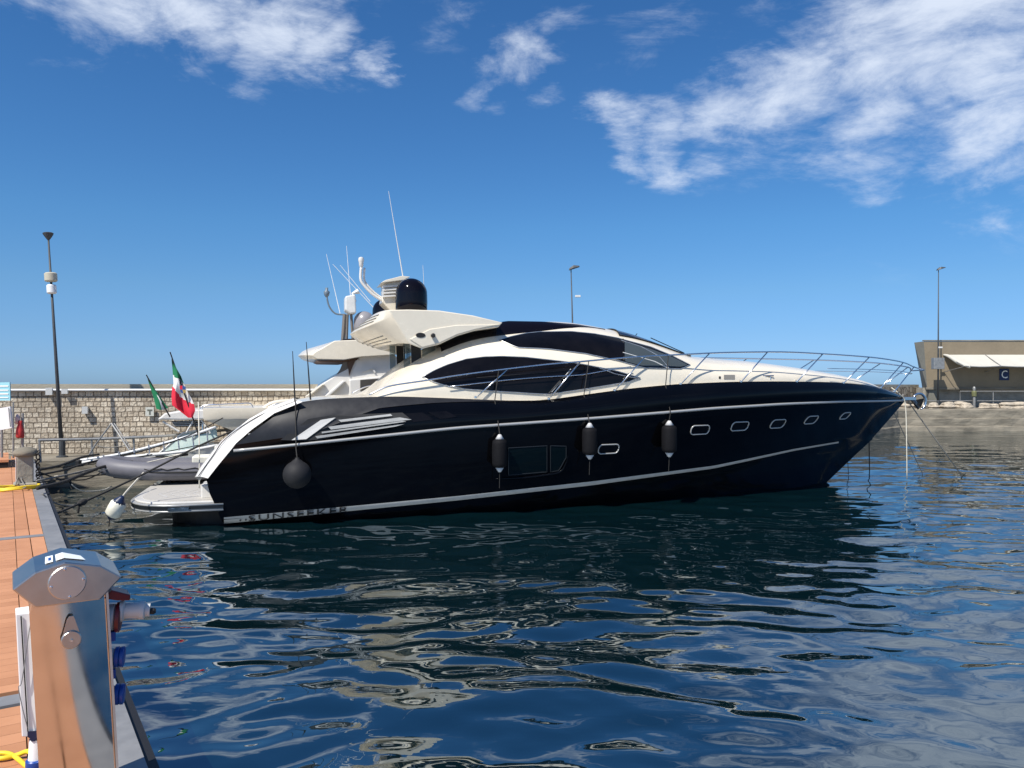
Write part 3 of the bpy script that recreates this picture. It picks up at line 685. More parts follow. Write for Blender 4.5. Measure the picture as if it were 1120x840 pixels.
# mullions on the glass
def bar(pts, w, m, name, o=.02):
    return link(name, MB().tube([hit(x, y, BS, o)[0] for x, y in pts], w, 6), m, YT)
bar([(681, 372), (682, 395)], .03, rubber, 'mullion'); bar([(679, 373), (701, 380), (720, 390), (731, 403)], .014, alum, 'mullion'); bar([(681, 386), (716, 396), (730, 403)], .012, wgrey, 'mullion')
bar([(600, 430.5), (612, 417), (628, 403), (634, 398.5)], .02, rubber, 'mullion'); bar([(603, 429), (613, 417), (624, 404)], .009, wgrey, 'mullion'); bar([(655, 402.5), (672, 409), (697, 414)], .012, alum, 'mullion')
bar([(521, 413.5), (580, 409), (640, 404)], .008, rubber, 'mullion')
fw, fr_ = patch([(683, 374.5), (712, 382.5), (735, 391), (751, 399)], [(683, 395.5), (705, 401), (742, 402), (751, 400)], BS, .019, 24, 6)
link('side_window', fw, mat('pale_tint_glass', (.05, .062, .066), .04, spec=.7), YT, smooth=True)
# windscreen
rows = []
sa, sb = solve(676, 363, lambda s: Wf(s)*.4).x, solve(752, 390, lambda s: Wf(s)*.4).x
for i in range(20):
    s = sa+(sb-sa)*i/19
    rows.append([Vector((s-.55*k*k, k*Wf(s), supz(s-.55*k*k, k)+.03)) for k in np.linspace(-.66, .66, 25)])
ws = link('windscreen', MB().grid(rows), glass, YT, smooth=True); link('window_frame', MB().tube(ring(rows), .016, 6), rubber, ws)
# wipers
wpm = MB(); 
for k in (-.35, .3):
    wpm.tube([rows[19][12+int(k*20)]+Vector((0, 0, .03)), rows[9][10+int(k*20)]+Vector((0, 0, .07))], .012, 6); wpm.tube([rows[14][6+int(k*20)]+Vector((0, 0, .05)), rows[6][12+int(k*20)]+Vector((0, 0, .06))], .01, 6)
link('wiper', wpm, rubber, YT)
# black sliding roof
rf = [(476, 378, 0), (490, 370.5, 0), (505, 364, 0), (525, 357.5, 0), (550, 352, 0), (590, 352.6, 0), (625, 355, 0), (655, 359.5, 0)]
pr = [pl(x, y, -.8) for x, y, _ in rf]; rs_ = [p.x for p in pr]; rz_ = [p.z for p in pr]; rows = []
for s in np.linspace(rs_[0], rs_[-1], 40):
    z = float(np.interp(s, rs_, rz_)); zs_ = supz(s, .60)-.1
    h_ = max(z-.1, zs_); kw = 1.36-.2*smoothstep(rs_[0]+2.2, rs_[-1], s); prof_ = [(kw*1.18, zs_-.12), (kw*1.14, min(z-.08, zs_+.12)), (kw*1.02, z-.03), (kw*.8, z), (.4, z+.02)]
    rows.append([Vector((s, -a_, b_)) for a_, b_ in prof_]+[Vector((s, 0, z+.03))]+[Vector((s, a_, b_)) for a_, b_ in prof_[::-1]])
link('roof_panel', MB().grid(rows), domeb, YT, smooth=True)
# hardtop arch
sec = [(425, 339), (448, 338.6), (480, 339.6), (517, 345), (550, 352.8), (545, 358), (520, 361.5), (500, 367.5), (480, 377), (462, 382), (447, 375.5), (436, 357), (429, 346)]
nsec = [pl(x, y, -1.95) for x, y in sec]; rows = []
aft = [.25, .1, 0, 0, 0, 0, 0, 0, .1, .25, .75, 1.15, 1.25]
for i in range(25):
    t_ = -1.95+3.9*i/24; u = 1-(t_/1.95)**2; u = u**.8; r = []
    for j, p in enumerate(nsec):
        z = p.z
        if 8 <= j <= 9: z += .3*smoothstep(0, .35, u)*(0 if j == 8 else 1)
        r.append(Vector((p.x-aft[j]*u*.62, t_, z+.05*u*(j < 5)+(-.27*u if j == 12 else -.24*u if j == 11 else 0))))
    rows.append(r)
ht = link('hardtop', MB().grid(rows, closed=True, cap=True), cream, YT, smooth=True, auto=28, bevel=.02)
# crease panel, vent and lamp on the wing
cp = [(448, 371), (470, 360), (500, 355.5), (547, 354.8), (520, 360.3), (500, 366), (480, 375.5), (462, 380)]
cpn = [pl(x, y, -1.97) for x, y in cp]; mb = MB().prism([(p.x, p.z) for p in cpn], -1.975, -1.9, 'y'); link('wing_panel', mb, cream, ht, bevel=.015)
vp = pl(460, 366.6, -1.98); link('wing_vent', MB().add([(vp.x+.11*math.cos(a)+.0, -1.985, vp.z+.055*math.sin(a)) for a in np.linspace(0, 6.28, 17)[:-1]], [tuple(range(16))]), rubber, ht)
vp = pl(473.5, 367, -2.0); link('wing_lamp', MB().lathe([(.05, 0), (.05, .05), (.03, .07)], vp, (0, -1, 0), 12), rubber, ht)
for (j0, j1, u) in ((12, 0, .2), (12, 0, .45), (12, 0, .7), (10, 11, .25), (10, 11, .5), (10, 11, .75)):
    link('aft_louvre', MB().tube([lerp(r[j0], r[j1], u)+Vector((-.008, 0, 0)) for r in rows[3:22]], .013, 6), mat('louvre_grey', (.22, .21, .18), .5), ht)
if 0: link('wing_louvre', MB().tube([pl(400, 356, -.6), pl(424, 346, -1.5)], .02, 6).tube([pl(405, 368, -.6), pl(445, 360, -1.6)], .02, 6).tube([pl(408, 374, -.6), pl(446, 370, -1.6)], .02, 6), wgrey, ht)
# glass aft bulkhead below the hardtop, with dark posts
for (a, b_, m, n) in [(441, 448, cglass, 'bulkhead_glass'), (449.5, 460, rubber, 'bulkhead_post'), (461.5, 476, cglass, 'bulkhead_glass')]:
    A1, B1 = pl(a, 377, -1.3), pl(b_, 377, -1.3)
    link(n, MB().prism([(A1.x, pl(a, 372, -1.3).z), (B1.x, pl(b_, 372, -1.3).z), (B1.x+.02, pl(b_, 398, -1.3).z), (A1.x+.02, pl(a, 406, -1.3).z)], -1.3, -1.27, 'y'), m, YT)
    link(n, MB().prism([(A1.x, pl(a, 372, -1.3).z), (B1.x, pl(b_, 372, -1.3).z), (B1.x+.02, pl(b_, 398, -1.3).z), (A1.x+.02, pl(a, 406, -1.3).z)], 1.27, 1.3, 'y'), m, YT)
# radar mast group
def dome(px, ytop, ybase, rpx, t_, m, name):
    p = pl(px, ybase, t_); d = y2w(*p).y; r = rpx*d/F; h = (ybase-ytop)*d/F; st = h-r*.98
    prof = [(r*.9, -.04), (r, 0), (r*1.02, st*.5), (r, st)]+[(r*math.cos(a), st+r*.98*math.sin(a)) for a in np.linspace(.12, 1.52, 9)]
    return link(name, MB().lathe(prof, p, (0, 0, 1), 32), m, YT, smooth=True, auto=50)
dome(450, 304.5, 339.5, 17.2, -.75, domeb, 'satellite_dome'); dome(421, 327, 352, 13.5, .75, domeb, 'satellite_dome')
ms = link('mast', MB().prism([(p.x, p.z) for p in [pl(x, y, -.2) for x, y in [(417, 331), (419, 322), (419, 309), (438, 305), (440, 330), (436, 342), (428, 342)]]], -.35, .3, 'y'), cream, YT, bevel=.02)
link('mast_top', MB().prism([(p.x, p.z) for p in [pl(x, y, -.2) for x, y in [(415, 311), (420, 308), (438, 303.5), (447, 304.5), (440, 308)]]], -.5, .5, 'y'), cream, ms, bevel=.01)
for y in (313, 316.5, 320, 323.5): link('mast_fin', MB().prism([(p.x, p.z) for p in [pl(418, y, -.35), pl(437, y-1, -.35), pl(437, y+.6, -.35), pl(418, y+1.8, -.35)]], -.42, -.35, 'y'), white, ms)
mr_ = [pl(x, y, -.3) for x, y in [(434, 331), (420, 329), (408, 322), (398, 312), (394.5, 305), (395, 293)]]
link('navigation_arm', MB().tube(mr_, .034, 8, smooth=5).tube([p+Vector((.09, .1, .02)) for p in mr_], .026, 8, smooth=5), white, YT, smooth=True)
p = pl(395, 292, -.25); link('anchor_light', MB().lathe([(.03, -.05), (.035, 0), (.05, .02), (.055, .1), (.06, .12), (.07, .17), (.06, .22), (.02, .24)], p, (0, 0, 1), 14), wgrey, YT, smooth=True, auto=40)
link('whip_antenna', MB().tube([pl(441, 304, -.3), pl(433, 257, -.3), pl(425, 209, -.3)], [.016, .01, .005], 6), white, YT)
link('whip_antenna', MB().tube([pl(464, 318, .6), pl(462.5, 290, .6)], [.008, .004], 6), white, YT)
for (x0, y0, x1, y1) in [(323, 446, 320, 384), (340, 442, 335, 374)]:
    link('rod', MB().tube([pl(x0, y0, -1.6), pl((x0+x1)/2, (y0+y1)/2, -1.6), pl(x1, y1, -1.6)], [.022, .016, .008], 6), rubber, YT)
for px in (316, 326, 333):
    p = pl(px, 442, -2.0); link('cleat', MB().lathe([(.05, 0), (.04, .05), (.03, .07), (.06, .1), (.05, .13)], p+Vector((0, 0, -.12)), (0, 0, 1), 10), rubber, YT)
# pulpit rail
rail_tr = [(404, 432), (416, 426), (430, 421.5), (467, 416), (505, 410), (555, 403.5), (600, 398.5), (635, 395.5), (687, 391), (725, 388.8), (752, 387.5), (795, 385.6), (855, 385), (900, 387), (950, 390.5), (975, 393.7), (990, 397), (1000, 401.5), (1003.5, 405)]
RS1 = pl(1003.5, 404, 0).x
def rb(s):
    q = (s-1.4)/(RS1-1.4); return max(0.0, bcurve(2.5, .3, 2.6, 2.36, q))
rp = [solve(x, y, rb) for x, y in rail_tr]
lst = rp[-1]; rp = rp[:-1]+[Vector((RS1, -.25, lst.z)), Vector((RS1+.03, 0, lst.z))]
full = rp+[Vector((p.x, -p.y, p.z)) for p in rp[::-1][1:]]
link('hand_rail', MB().tube(full, .019, 8, smooth=4), rail, YT, smooth=True)
mrl = [solve(x, y, rb) for x, y in [(490, 423), (530, 418.5), (556, 415.5), (600, 412), (635, 410), (665, 405), (690, 401)]]
link('mid_rail', MB().tube(mrl, .012, 6, smooth=3), rail, YT, smooth=True); link('mid_rail', MB().tube([Vector((p.x, -p.y, p.z)) for p in mrl], .012, 6, smooth=3), rail, YT, smooth=True)
mr2 = [solve(x, y, rb) for x, y in [(905, 403), (950, 404), (985, 406), (1000, 409)]]
mr2 = mr2[:-1]+[Vector((mr2[-1].x, 0, mr2[-1].z))]; link('mid_rail', MB().tube(mr2+[Vector((p.x, -p.y, p.z)) for p in mr2[::-1][1:]], .01, 6, smooth=3), rail, YT, smooth=True)
for (x0, y0, x1, y1) in [(520, 434.5, 556, 403.3), (600, 436, 635, 395.5), (672, 427, 706, 389.8), (744, 420, 776, 386.5), (810, 417.5, 839.5, 385), (871, 417.5, 900, 387), (922, 419, 951, 390.5), (963, 424, 988, 396.5), (978, 428, 1000, 401)]:
    a = solve(x0, y0, lambda s: max(0, topb(s)-.02)); b_ = solve(x1, y1, rb)
    for sg_ in (1, -1):
        st_ = link('stanchion', MB().tube([Vector((a.x, a.y*sg_, a.z-.02)), Vector((b_.x, b_.y*sg_, b_.z))], .016, 8), rail, YT, smooth=True)
        link('stanchion_foot', MB().lathe([(.04, -.02), (.04, .02), (.02, .03)], Vector((a.x, a.y*sg_, a.z)), (0, 0, 1), 10), rail, st_)
# deck fittings
for x, y in [(637, 429), (840, 414)]:
    p = solve(x, y, lambda s: topb(s)-.12); p.z += .02
    link('cleat', MB().tube([p+Vector((-.16, 0, .05)), p+Vector((.16, 0, .05))], .018, 6).tube([p+Vector((-.07, 0, -.05)), p+Vector((-.07, 0, .05))], .016, 6).tube([p+Vector((.07, 0, -.05)), p+Vector((.07, 0, .05))], .016, 6), steel, YT)
def decal(px, py, w, h, m, name):
    c = [hit(px+a*w/2, py+b_*h/2, BS, .012)[0] for a, b_ in ((-1, -1), (1, -1), (1, 1), (-1, 1))]; link(name, MB().add(c, [(0, 1, 2, 3)]), m, YT)
decal(797.5, 412.5, 12, 4.5, mat('vent_grille', (.2, .19, .17), .5, var=.4, vscale=40, stretch=(1, 1, 30)), 'deck_vent'); decal(787, 413, 2.2, 2.4, rubber, 'deck_filler')
# anchor and roller at the bow
rl = MB().box(SE.x-.5, SE.x+.28, -.14, .14, SE.z-.02, SE.z+.07); link('bow_roller', rl, steel, YT, bevel=.01)
an = MB().tube([(SE.x+.1, 0, SE.z+.02), (SE.x+.32, 0, SE.z-.02), (SE.x+.5, 0, SE.z-.25)], .03, 8, smooth=4)
c0 = Vector((SE.x+.42, 0, SE.z-.1))
an.tube([c0+Vector((.24*math.sin(a), -.1, .24*math.cos(a)+.04)) for a in np.linspace(-1.1, 2.9, 20)], [.02, .035, .04, .04, .035, .02], 8)
link('anchor', an, steel, YT, smooth=True)
link('anchor_fluke', MB().add([c0+Vector(v) for v in [(-.12, -.14, .1), (.12, -.18, .14), (.2, 0, -.08), (.05, .0, -.22), (-.12, .14, .1), (.12, .18, .14)]], [(0, 1, 2, 3), (4, 5, 2, 3)]), rubber, YT)
# transom: cream wings, closing panel, steps, platform
def wing(sgn):
    top_, rws = [(230, 524), (236, 515), (248, 498), (258, 485), (275, 470), (300, 452), (331, 439.5)], []
    lefts = [(213, 522), (219, 511), (232, 494), (242, 482), (260, 467.5), (288, 452.5), (325, 440)]
    for (a, b_) in zip(top_, lefts):
        P = pl(a[0], a[1], -2.62); Q = pl(b_[0], b_[1], -2.2)
        r = []
        for k in range(7):
            u = k/6; p = lerp(P, Q, u); bow = .07*math.sin(u*math.pi); r.append(Vector((p.x-bow*.7, sgn*p.y, p.z+bow*.5)))
        r.append(Vector((Q.x+.1, sgn*-2.15, Q.z-.08))); rws.append(r)
    return MB().grid(rws)
link('transom_wing', wing(1), white, YT, smooth=True); link('transom_wing', wing(-1), white, YT, smooth=True)
e = [(pl(x, y, -2.4)) for x, y in [(219, 522), (236, 498), (249, 481), (284, 457), (326, 440)]]
link('wing_seam', MB().tube([p+Vector((-.03, -.02, .03)) for p in e], .011, 6, smooth=4), rubber, YT)
# garage door and cockpit behind
link('garage_door', MB().prism([(-.28, .55), (.0, .55), (1.1, 1.9), (.9, 2.0)], -1.5, 2.15, 'y'), cream, YT, bevel=.04)
link('transom_step', MB().box(-.45, .35, -2.12, -1.52, .5, .8).box(-.15, .6, -2.12, -1.52, .8, 1.1).box(.15, .9, -2.12, -1.52, 1.1, 1.4).box(.5, 1.2, -2.12, -1.52, 1.4, 1.7), white, YT, bevel=.03)
link('sunpad', MB().box(.98, 2.4, -1.45, 2.1, 1.9, 2.12), mat('cream_vinyl', (.6, .57, .5), .6), YT, bevel=.06)
# swim platform
def outline(s0, s1, hw, r0, r1=.05, n=10):
    pts = [(s1, -hw), (s1, hw)]
    for i in range(n+1):
        a = math.pi/2*i/n; pts.append((s0+r0-r0*math.sin(a), hw-1.25*r0+1.25*r0*math.cos(a)))
    for i in range(n+1):
        a = math.pi/2*i/n; pts.append((s0+r0-r0*math.cos(a), -hw+1.25*r0-1.25*r0*math.sin(a)))
    return pts
PS0 = -1.85; ol = outline(PS0, .02, 2.58, .95)
plt = link('swim_platform', MB().prism([p for p in ol], .31, .47, 'z'), MATS['satin_rail'], YT, bevel=.03)
link('platform_edge', MB().prism(outline(PS0-.01, .02, 2.60, .95), .37, .43, 'z'), MATS['dark_frame'], plt); link('platform_mat', MB().prism(outline(PS0+.05, .0, 2.54, .92), .472, .51, 'z'), white, plt, bevel=.01)
link('platform_mat', MB().prism(outline(PS0+.2, -.05, 2.38, .82), .512, .52, 'z'), teak, plt)
for k in range(4):
    s_ = PS0+.45+.22*k; link('platform_inlay', MB().add([(s_+d+abs(t_)*.5*.9, -1.25+t_, .5225) for t_, d in ((-.55, 0), (0, 0), (.55, 0), (.55, .06), (0, .06), (-.55, .06))], [(0, 1, 4, 5), (1, 2, 3, 4)]), white, plt)
for z, r_ in ((.45, .02), (.335, .016)):
    link('platform_trim', MB().tube([(x, y, z) for x, y in ol[2:]+[(.02, -2.6)]], r_, 6), MATS['satin_rail'], plt, smooth=True)
link('platform_step', MB().box(-1.0, -.62, -2.645, -2.6, .35, .42).box(-.95, -.88, -2.66, -2.64, .36, .41).box(-.76, -.7, -2.66, -2.64, .36, .41), steel, plt)
link('platform_skirt', MB().prism(outline(PS0+.75, .02, 2.2, .8), -.2, .31, 'z'), rubber, plt)
link('ensign_socket', MB().lathe([(.03, 0), (.03, .12)], pl(222, 470, -1.0), (0, 0, 1), 8), steel, YT)

# fenders hanging on the side
def fender(px, ytop, ybot, wpx, lab):
    h = hit(px, (ytop+ybot)/2, BH)[0]; tt = h.y-.2
    a, b_ = pl(px, ytop, tt), pl(px, ybot, tt); b_.x = a.x; d = y2w(*a).y; r = wpx/2*d/F; L = a.z-b_.z
    wpt = y2w(a.x, a.y, b_.z); t = thing('fender', lab, 'fender', wpt, TH, 'black cylindrical fenders along the hull')
    prof = [(.02, .12*L), (r*.6, .125*L), (r*.93, .17*L), (r, .24*L), (r*1.02, .5*L), (r, .76*L), (r*.93, .83*L), (r*.6, .875*L), (.02, .88*L)]
    link('body', MB().lathe(prof, n=20), fab, t, smooth=True)
    link('end_cap', MB().lathe([(r*.15, 0), (r*.25, .02*L), (r*.62, .135*L), (.02, .14*L)], n=14), conew, t, smooth=True)
    link('end_cap', MB().lathe([(.02, .86*L), (r*.62, .865*L), (r*.25, .98*L), (r*.15, L)], n=14), conew, t, smooth=True)
    rt = solve(px-1, itp(rail_tr, px), rb)
    tp_ = Vector((rt.x-a.x, rt.y-a.y, rt.z-b_.z)); kn = KR['rub']['q'](0)
    rs = KR['rub']; sx = a.x; rby = -rs['b'](sx)-.07; rbz = rs['z'](sx)
    dk = Vector((0, -topb(sx)-.05-a.y, KR['top']['z'](sx)-b_.z))
    link('rope', MB().tube([(0, 0, L), (0, rby-a.y, rbz-b_.z), dk, tp_], .011, 6), ropeK, t)
    link('tail_rope', MB().tube([(0, 0, 0), (.01, .05, -.35)], .008, 6), ropeK, t)
fender(546.5, 475, 516.5, 16.5, 'black covered fender hanging left of the recessed hull window')
fender(645, 462.5, 502.5, 16.5, 'black covered fender hanging beside the single midship porthole')
fender(732, 460, 500, 16.5, 'black covered fender hanging left of the row of five portholes')
h = hit(325, 519, BH)[0]; c_ = pl(325, 519, h.y-.28); d = y2w(*c_).y; r = 15.3*d/F
t = thing('ball_fender', 'large round black ball fender hanging near the stern quarter', 'fender', y2w(*c_), TH)
link('ball', MB().lathe([(.02, -r)]+[(r*math.cos(a), r*math.sin(a)) for a in np.linspace(-1.4, 1.15, 16)]+[(r*.3, r*1.02), (r*.15, r*1.12), (r*.15, r*1.2)], n=28), mat('ball_cover', (.010, .010, .012), .7, var=.2, vscale=8), t, smooth=True)
dz = KR['top']['z'](2.0)
link('rope', MB().tube([(0, 0, r*1.15), (-.02, -2.88-c_.y, 1.5-c_.z+.05), (-.03, -2.6-c_.y, 2.5-c_.z)], .012, 6), ropeK, t)
# white fender off the platform corner
a, b_ = at(133.5, 544, 15.2), at(120, 568, 15.2); t = thing('fender', 'worn white cylindrical fender with blue ends tilting off the platform corner', 'fender', b_)
ax = (a-b_); L = ax.length
link('body', MB().lathe([(.05, .07), (.11, .08), (.15, .12), (.155, L*.5), (.15, L-.14), (.11, L-.09), (.05, L-.08)], (0, 0, 0), ax, 20), fendw, t, smooth=True)
link('end_cap', MB().lathe([(.03, 0), (.05, .02), (.1, .07), (.13, .115), (.03, .12)], (0, 0, 0), ax, 14), navy, t, smooth=True)
link('end_cap', MB().lathe([(.03, L-.13), (.14, L-.13), (.1, L-.07), (.05, L), (.03, L+.03)], (0, 0, 0), ax, 14), navy, t, smooth=True)
link('rope', MB().tube([ax*1.02, at(138, 538, 15.6)-b_, at(146, 529, 16.3)-b_, at(157, 517, 17)-b_], .02, 6, smooth=4), ropeW, t)
link('tail_rope', MB().tube([(0, 0, 0), at(119, 576, 15.2)-b_], .012, 6), ropeK, t)

# ------------------------------------------------------------------ tender on the platform
tp = thing('tender', 'grey inflatable tender resting behind the black yacht stern', 'dinghy', y2w(0, 1.0, .52), TH)
Lt, hw, tr_ = 3.0, .62, .21
path = [(.15, -hw, .30), (-.9, -hw, .30), (-1.8, -hw*.95, .32), (-2.4, -hw*.72, .37), (-2.75, -hw*.36, .42), (-2.85, 0, .44)]
pth = path+[(x, -y, z) for x, y, z in path[::-1][1:]]
link('tube', MB().tube(pth, [.13]+[tr_]*10+[.13], 16, smooth=5), ribm, tp, smooth=True)
link('rubbing_strake', MB().tube([(x-(.2 if abs(y) < .3 else .1*(abs(y) < .5)), y*(1.33 if abs(y) > .3 else 1.2), z) for x, y, z in pth], .022, 6, smooth=5), MATS['black_rubber'], tp, smooth=True)
link('hull', MB().grid([[(x, -.5*k, .26), (x, 0, .02+.12*(1-k)), (x, .5*k, .26)] for x, k in ((.1, 1), (-1.2, 1), (-2.1, .75), (-2.7, .1))]), dark, tp)
link('transom', MB().box(.02, .1, -.5, .5, .05, .55), wgrey, tp, bevel=.02)
link('seat', MB().box(-.95, -.4, -.3, .3, .3, .62).box(-.45, -.38, -.3, .3, .62, .86), fendw, tp, bevel=.05)
link('chock', MB().box(-.5, -.4, -.4, .4, 0, .1).box(-1.5, -1.4, -.35, .35, 0, .1), rubber, tp)
link('outboard', MB().box(.1, .35, -.15, .15, .45, .8).box(.15, .25, -.05, .05, .05, .45), rubber, tp, bevel=.04)
link('grab_line', MB().tube([(x, -.62-.2, .40-.02*(i % 3)) for i, x in enumerate(np.linspace(-.1, -1.9, 16))], .012, 6), ropeK, tp)

# ------------------------------------------------------------------ flags
def flag_mesh(cols, tdepth, fold):
    "cols: list of columns, each list of (px,py) down the fly"
    rows = []
    for i, c in enumerate(cols):
        rows.append([pl(x, y, tdepth+fold*math.sin(i*1.3+j*.9)) for j, (x, y) in enumerate(c)])
    return rows
def refine(rows, k=4):
    A = np.array([[list(p) for p in r] for r in rows]); nr, nc, _ = A.shape
    ri = np.linspace(0, nr-1, (nr-1)*k+1); ci = np.linspace(0, nc-1, (nc-1)*k+1)
    B = np.stack([np.stack([np.interp(ri, range(nr), A[:, j, d]) for j in range(nc)], 1) for d in range(3)], -1)
    Cc = np.stack([np.stack([np.interp(ci, range(nc), B[i, :, d]) for i in range(len(ri))], 0) for d in range(3)], -1)
    return Cc
fl = thing('flag', 'green white and red ensign drooping from a raked staff at the yacht stern', 'flag', y2w(*pl(217, 475, -.3)), TH)
base = w2y(fl.location)
link('staff', MB().tube([Vector((0, 0, 0)), pl(186, 385, -.3)-base], [.018, .013], 8), rubber, fl)
frows = [[(187.5, 392), (188.5, 402), (189.3, 412), (189.8, 421), (188.3, 424), (187.5, 434), (188.2, 443), (196, 449)],
         [(188.7, 394), (190.5, 403), (191.5, 413), (193, 419), (191.5, 427), (192, 437), (194, 446), (201, 453)],
         [(190.2, 397), (193.5, 405), (195, 414), (197, 424), (197.5, 433), (197.5, 440), (200, 449), (206, 457)],
         [(191.5, 400), (196, 409), (198, 415), (201, 426), (204, 436), (205, 442), (207, 450), (209.5, 457)],
         [(192.5, 402), (198, 411.5), (200.5, 418), (205, 428), (210, 437), (212.5, 443), (213.5, 449), (211, 456)]]
rws = [[pl(x, y, -.3+.07*math.sin(i*2.1+j*.6)) - base for j, (x, y) in enumerate(c)] for i, c in enumerate(frows)]
A = refine(rws, 5); mb = MB(); nr, nc, _ = A.shape
vs = [tuple(A[i, j]) for i in range(nr) for j in range(nc)]
for i in range(nr-1):
    for j in range(nc-1):
        u = (j/(nc-1))*7-.35*(i/(nr-1))
        mb.add([vs[i*nc+j], vs[i*nc+j+1], vs[(i+1)*nc+j+1], vs[(i+1)*nc+j]], [(0, 1, 2, 3)], 0 if u < 1.75 else (1 if u < 3.5+.9*(i/(nr-1)) else 2))
clo = link('cloth', mb, [greenf, whitef, redf], fl, smooth=True)
em = MB(); c = pl(199.5, 426, -.42)-base
em.add([c+Vector(v) for v in [(-.06, 0, .08), (0, 0, .09), (0, 0, 0), (-.05, 0, 0)]], [(0, 1, 2, 3)], 0); em.add([c+Vector(v) for v in [(0, 0, .09), (.07, 0, .06), (.07, 0, -.01), (0, 0, 0)]], [(0, 1, 2, 3)], 1)
em.add([c+Vector(v) for v in [(-.05, 0, 0), (0, 0, 0), (.02, 0, -.09), (-.03, 0, -.07)]], [(0, 1, 2, 3)], 1); em.add([c+Vector(v) for v in [(0, 0, 0), (.07, 0, -.01), (.07, 0, -.07), (.02, 0, -.09)]], [(0, 1, 2, 3)], 2)
link('emblem', em, [redf, bluee, gold], clo)
fl = thing('flag', 'narrow furled green flag with a pale streak left of the larger ensign', 'flag', y2w(*pl(186, 456, 3.0)), TH)
base = w2y(fl.location); link('staff', MB().tube([Vector((0, 0, 0)), pl(160, 410, 3.0)-base], [.02, .014], 8), rubber, fl)
cols = [[(161, 413), (164, 423), (168, 435), (171, 447)], [(163, 415), (168.5, 427), (173, 437), (175.5, 448.5)], [(165, 419), (171.5, 430), (177, 440), (180, 448)], [(165.5, 420), (174, 432), (180, 441), (184, 446)]]
rws = [[pl(x, y, 3.0+.06*math.sin(i*2+j)) - base for j, (x, y) in enumerate(c)] for i, c in enumerate(cols)]
A = refine(rws, 3); nr, nc, _ = A.shape; mb = MB()
for i in range(nr-1):
    for j in range(nc-1): mb.add([A[i, j], A[i, j+1], A[i+1, j+1], A[i+1, j]], [(0, 1, 2, 3)], 1 if 4 <= i <= 5 and j > 3 else 0)
link('cloth', mb, [greenf, whitef], fl, smooth=True)

# ------------------------------------------------------------------ white flybridge yacht behind
WB = thing('motor_yacht', 'white flybridge motor yacht moored behind the black one', 'yacht', y2w(0, 6.2, 0), TH)
tB = 3.95
def pb(px, py, t_=tB): p = pl(px, py, t_); return Vector((p.x, p.y-6.2, p.z))
def slab(pts, t0, t1, m, name, parent=None, bevel=.03):
    q = [pb(x, y, t0) for x, y in pts]; return link(name, MB().prism([(p.x, p.z) for p in q], t0-6.2, t1-6.2, 'y'), m, parent or WB, bevel=bevel)
s0 = pb(222, 455).x; rows = []
for i in range(40):
    v = i/39; L = 15.5; b_ = 2.25*(1-max(0, (v-.45)/.55)**2.2); r = []
    for j, (z, k, ds) in enumerate([(-.5, .8, 2.2), (.1, .9, 1.9), (.9, .93, 1.6), (1.35, .95, 1.2), (1.6, .97, .7), (1.8, 1.0, .22), (1.9, 1.03, .02), (2.2, 1.02, 0), (2.24, .93, .05)]):
        s = s0+ds*(1-v)+v*L-(.9-.35*z)*smoothstep(.6, 1, v)*.8; zz = z*(1+.18*v*v) if z > 0 else z
        r.append(Vector((s, -b_*k, zz)))
    rows.append(r)
hb = MB().grid(rows); hb.grid([[Vector((p.x, -p.y, p.z)) for p in r] for r in rows])
hb.grid([[Vector((p.x, p.y*k, p.z)) for k in (1, .5, 0, -.5, -1)] for p in rows[0]])
hb.grid([[Vector((r[-1].x, r[-1].y*k, r[-1].z)) for k in (1, 0, -1)] for r in rows])
link('hull', hb, cream, WB, smooth=True, auto=45)
link('coaming', MB().tube([pb(x, y, tB+.1) for x, y in [(262, 449), (285, 447.5), (300, 441), (330, 439), (380, 437), (420, 436)]], [.03, .05, .08, .09, .09, .09], 8, smooth=4), cream, WB, smooth=True)
link('hand_rail', MB().tube([pb(x, y) for x, y in [(222, 449), (226, 443.5), (262, 441.5), (274, 441.5), (277, 448)]], .018, 6, smooth=3).tube([pb(289, 455), pb(292, 447), pb(300, 442.5), pb(305, 441)], .015, 6, smooth=3), rail, WB, smooth=True)
slab([(332, 440), (352, 420), (368, 410), (381, 403), (392, 390), (427, 384), (440, 396), (470, 410), (470, 440)], tB+.5, 8.0, white, 'deckhouse')
slab([(382, 415), (416, 411.5), (440, 409), (424, 434), (382, 434)], tB+.35, tB+.52, white, 'side_panel', bevel=.04)
slab([(394, 415.5), (414.5, 414), (406, 427), (394, 427.5)], tB+.32, tB+.36, mat('dull_window', (.06, .055, .05), .3), 'side_window', bevel=.005)
slab([(333, 434), (352, 420), (356, 420), (339, 434)], tB+.35, tB+.5, cream, 'stair_stringer'); slab([(354, 434), (375, 416), (379, 417), (360, 434)], tB+.35, tB+.5, white, 'stair_stringer')
slab([(361, 420), (372, 404), (376, 394), (381, 394), (380, 413)], tB+.6, tB+.66, mat('grey_brown_screen', (.16, .14, .12), .3), 'wind_screen', bevel=0)
slab([(380, 396), (386, 394), (390, 392), (386, 400), (382, 411)], tB+.45, tB+.6, brown, 'inner_pillar', bevel=0)
slab([(396, 407), (408, 400.5), (409.5, 404), (411, 407.5), (409, 407.5), (407.5, 403)], tB+.45, tB+.52, wgrey, 'grab_handle', bevel=0)
hp = [(341, 388.7), (346, 384), (352, 381), (366, 373), (405, 371.5), (430, 372), (440, 378), (436, 388), (395, 390.5), (376, 393.8), (346, 393)]
q0 = [pb(x, y, tB+.4) for x, y in hp]; rows = []
for i in range(13):
    u = -1+2*i/12; k = .55*(1-u*u); rows.append([Vector((p.x-k*(j in (0, 1, 2, 9, 10))*.7, -2.0+(u+1)*1.9, p.z+.05*(1-u*u))) for j, p in enumerate(q0)])
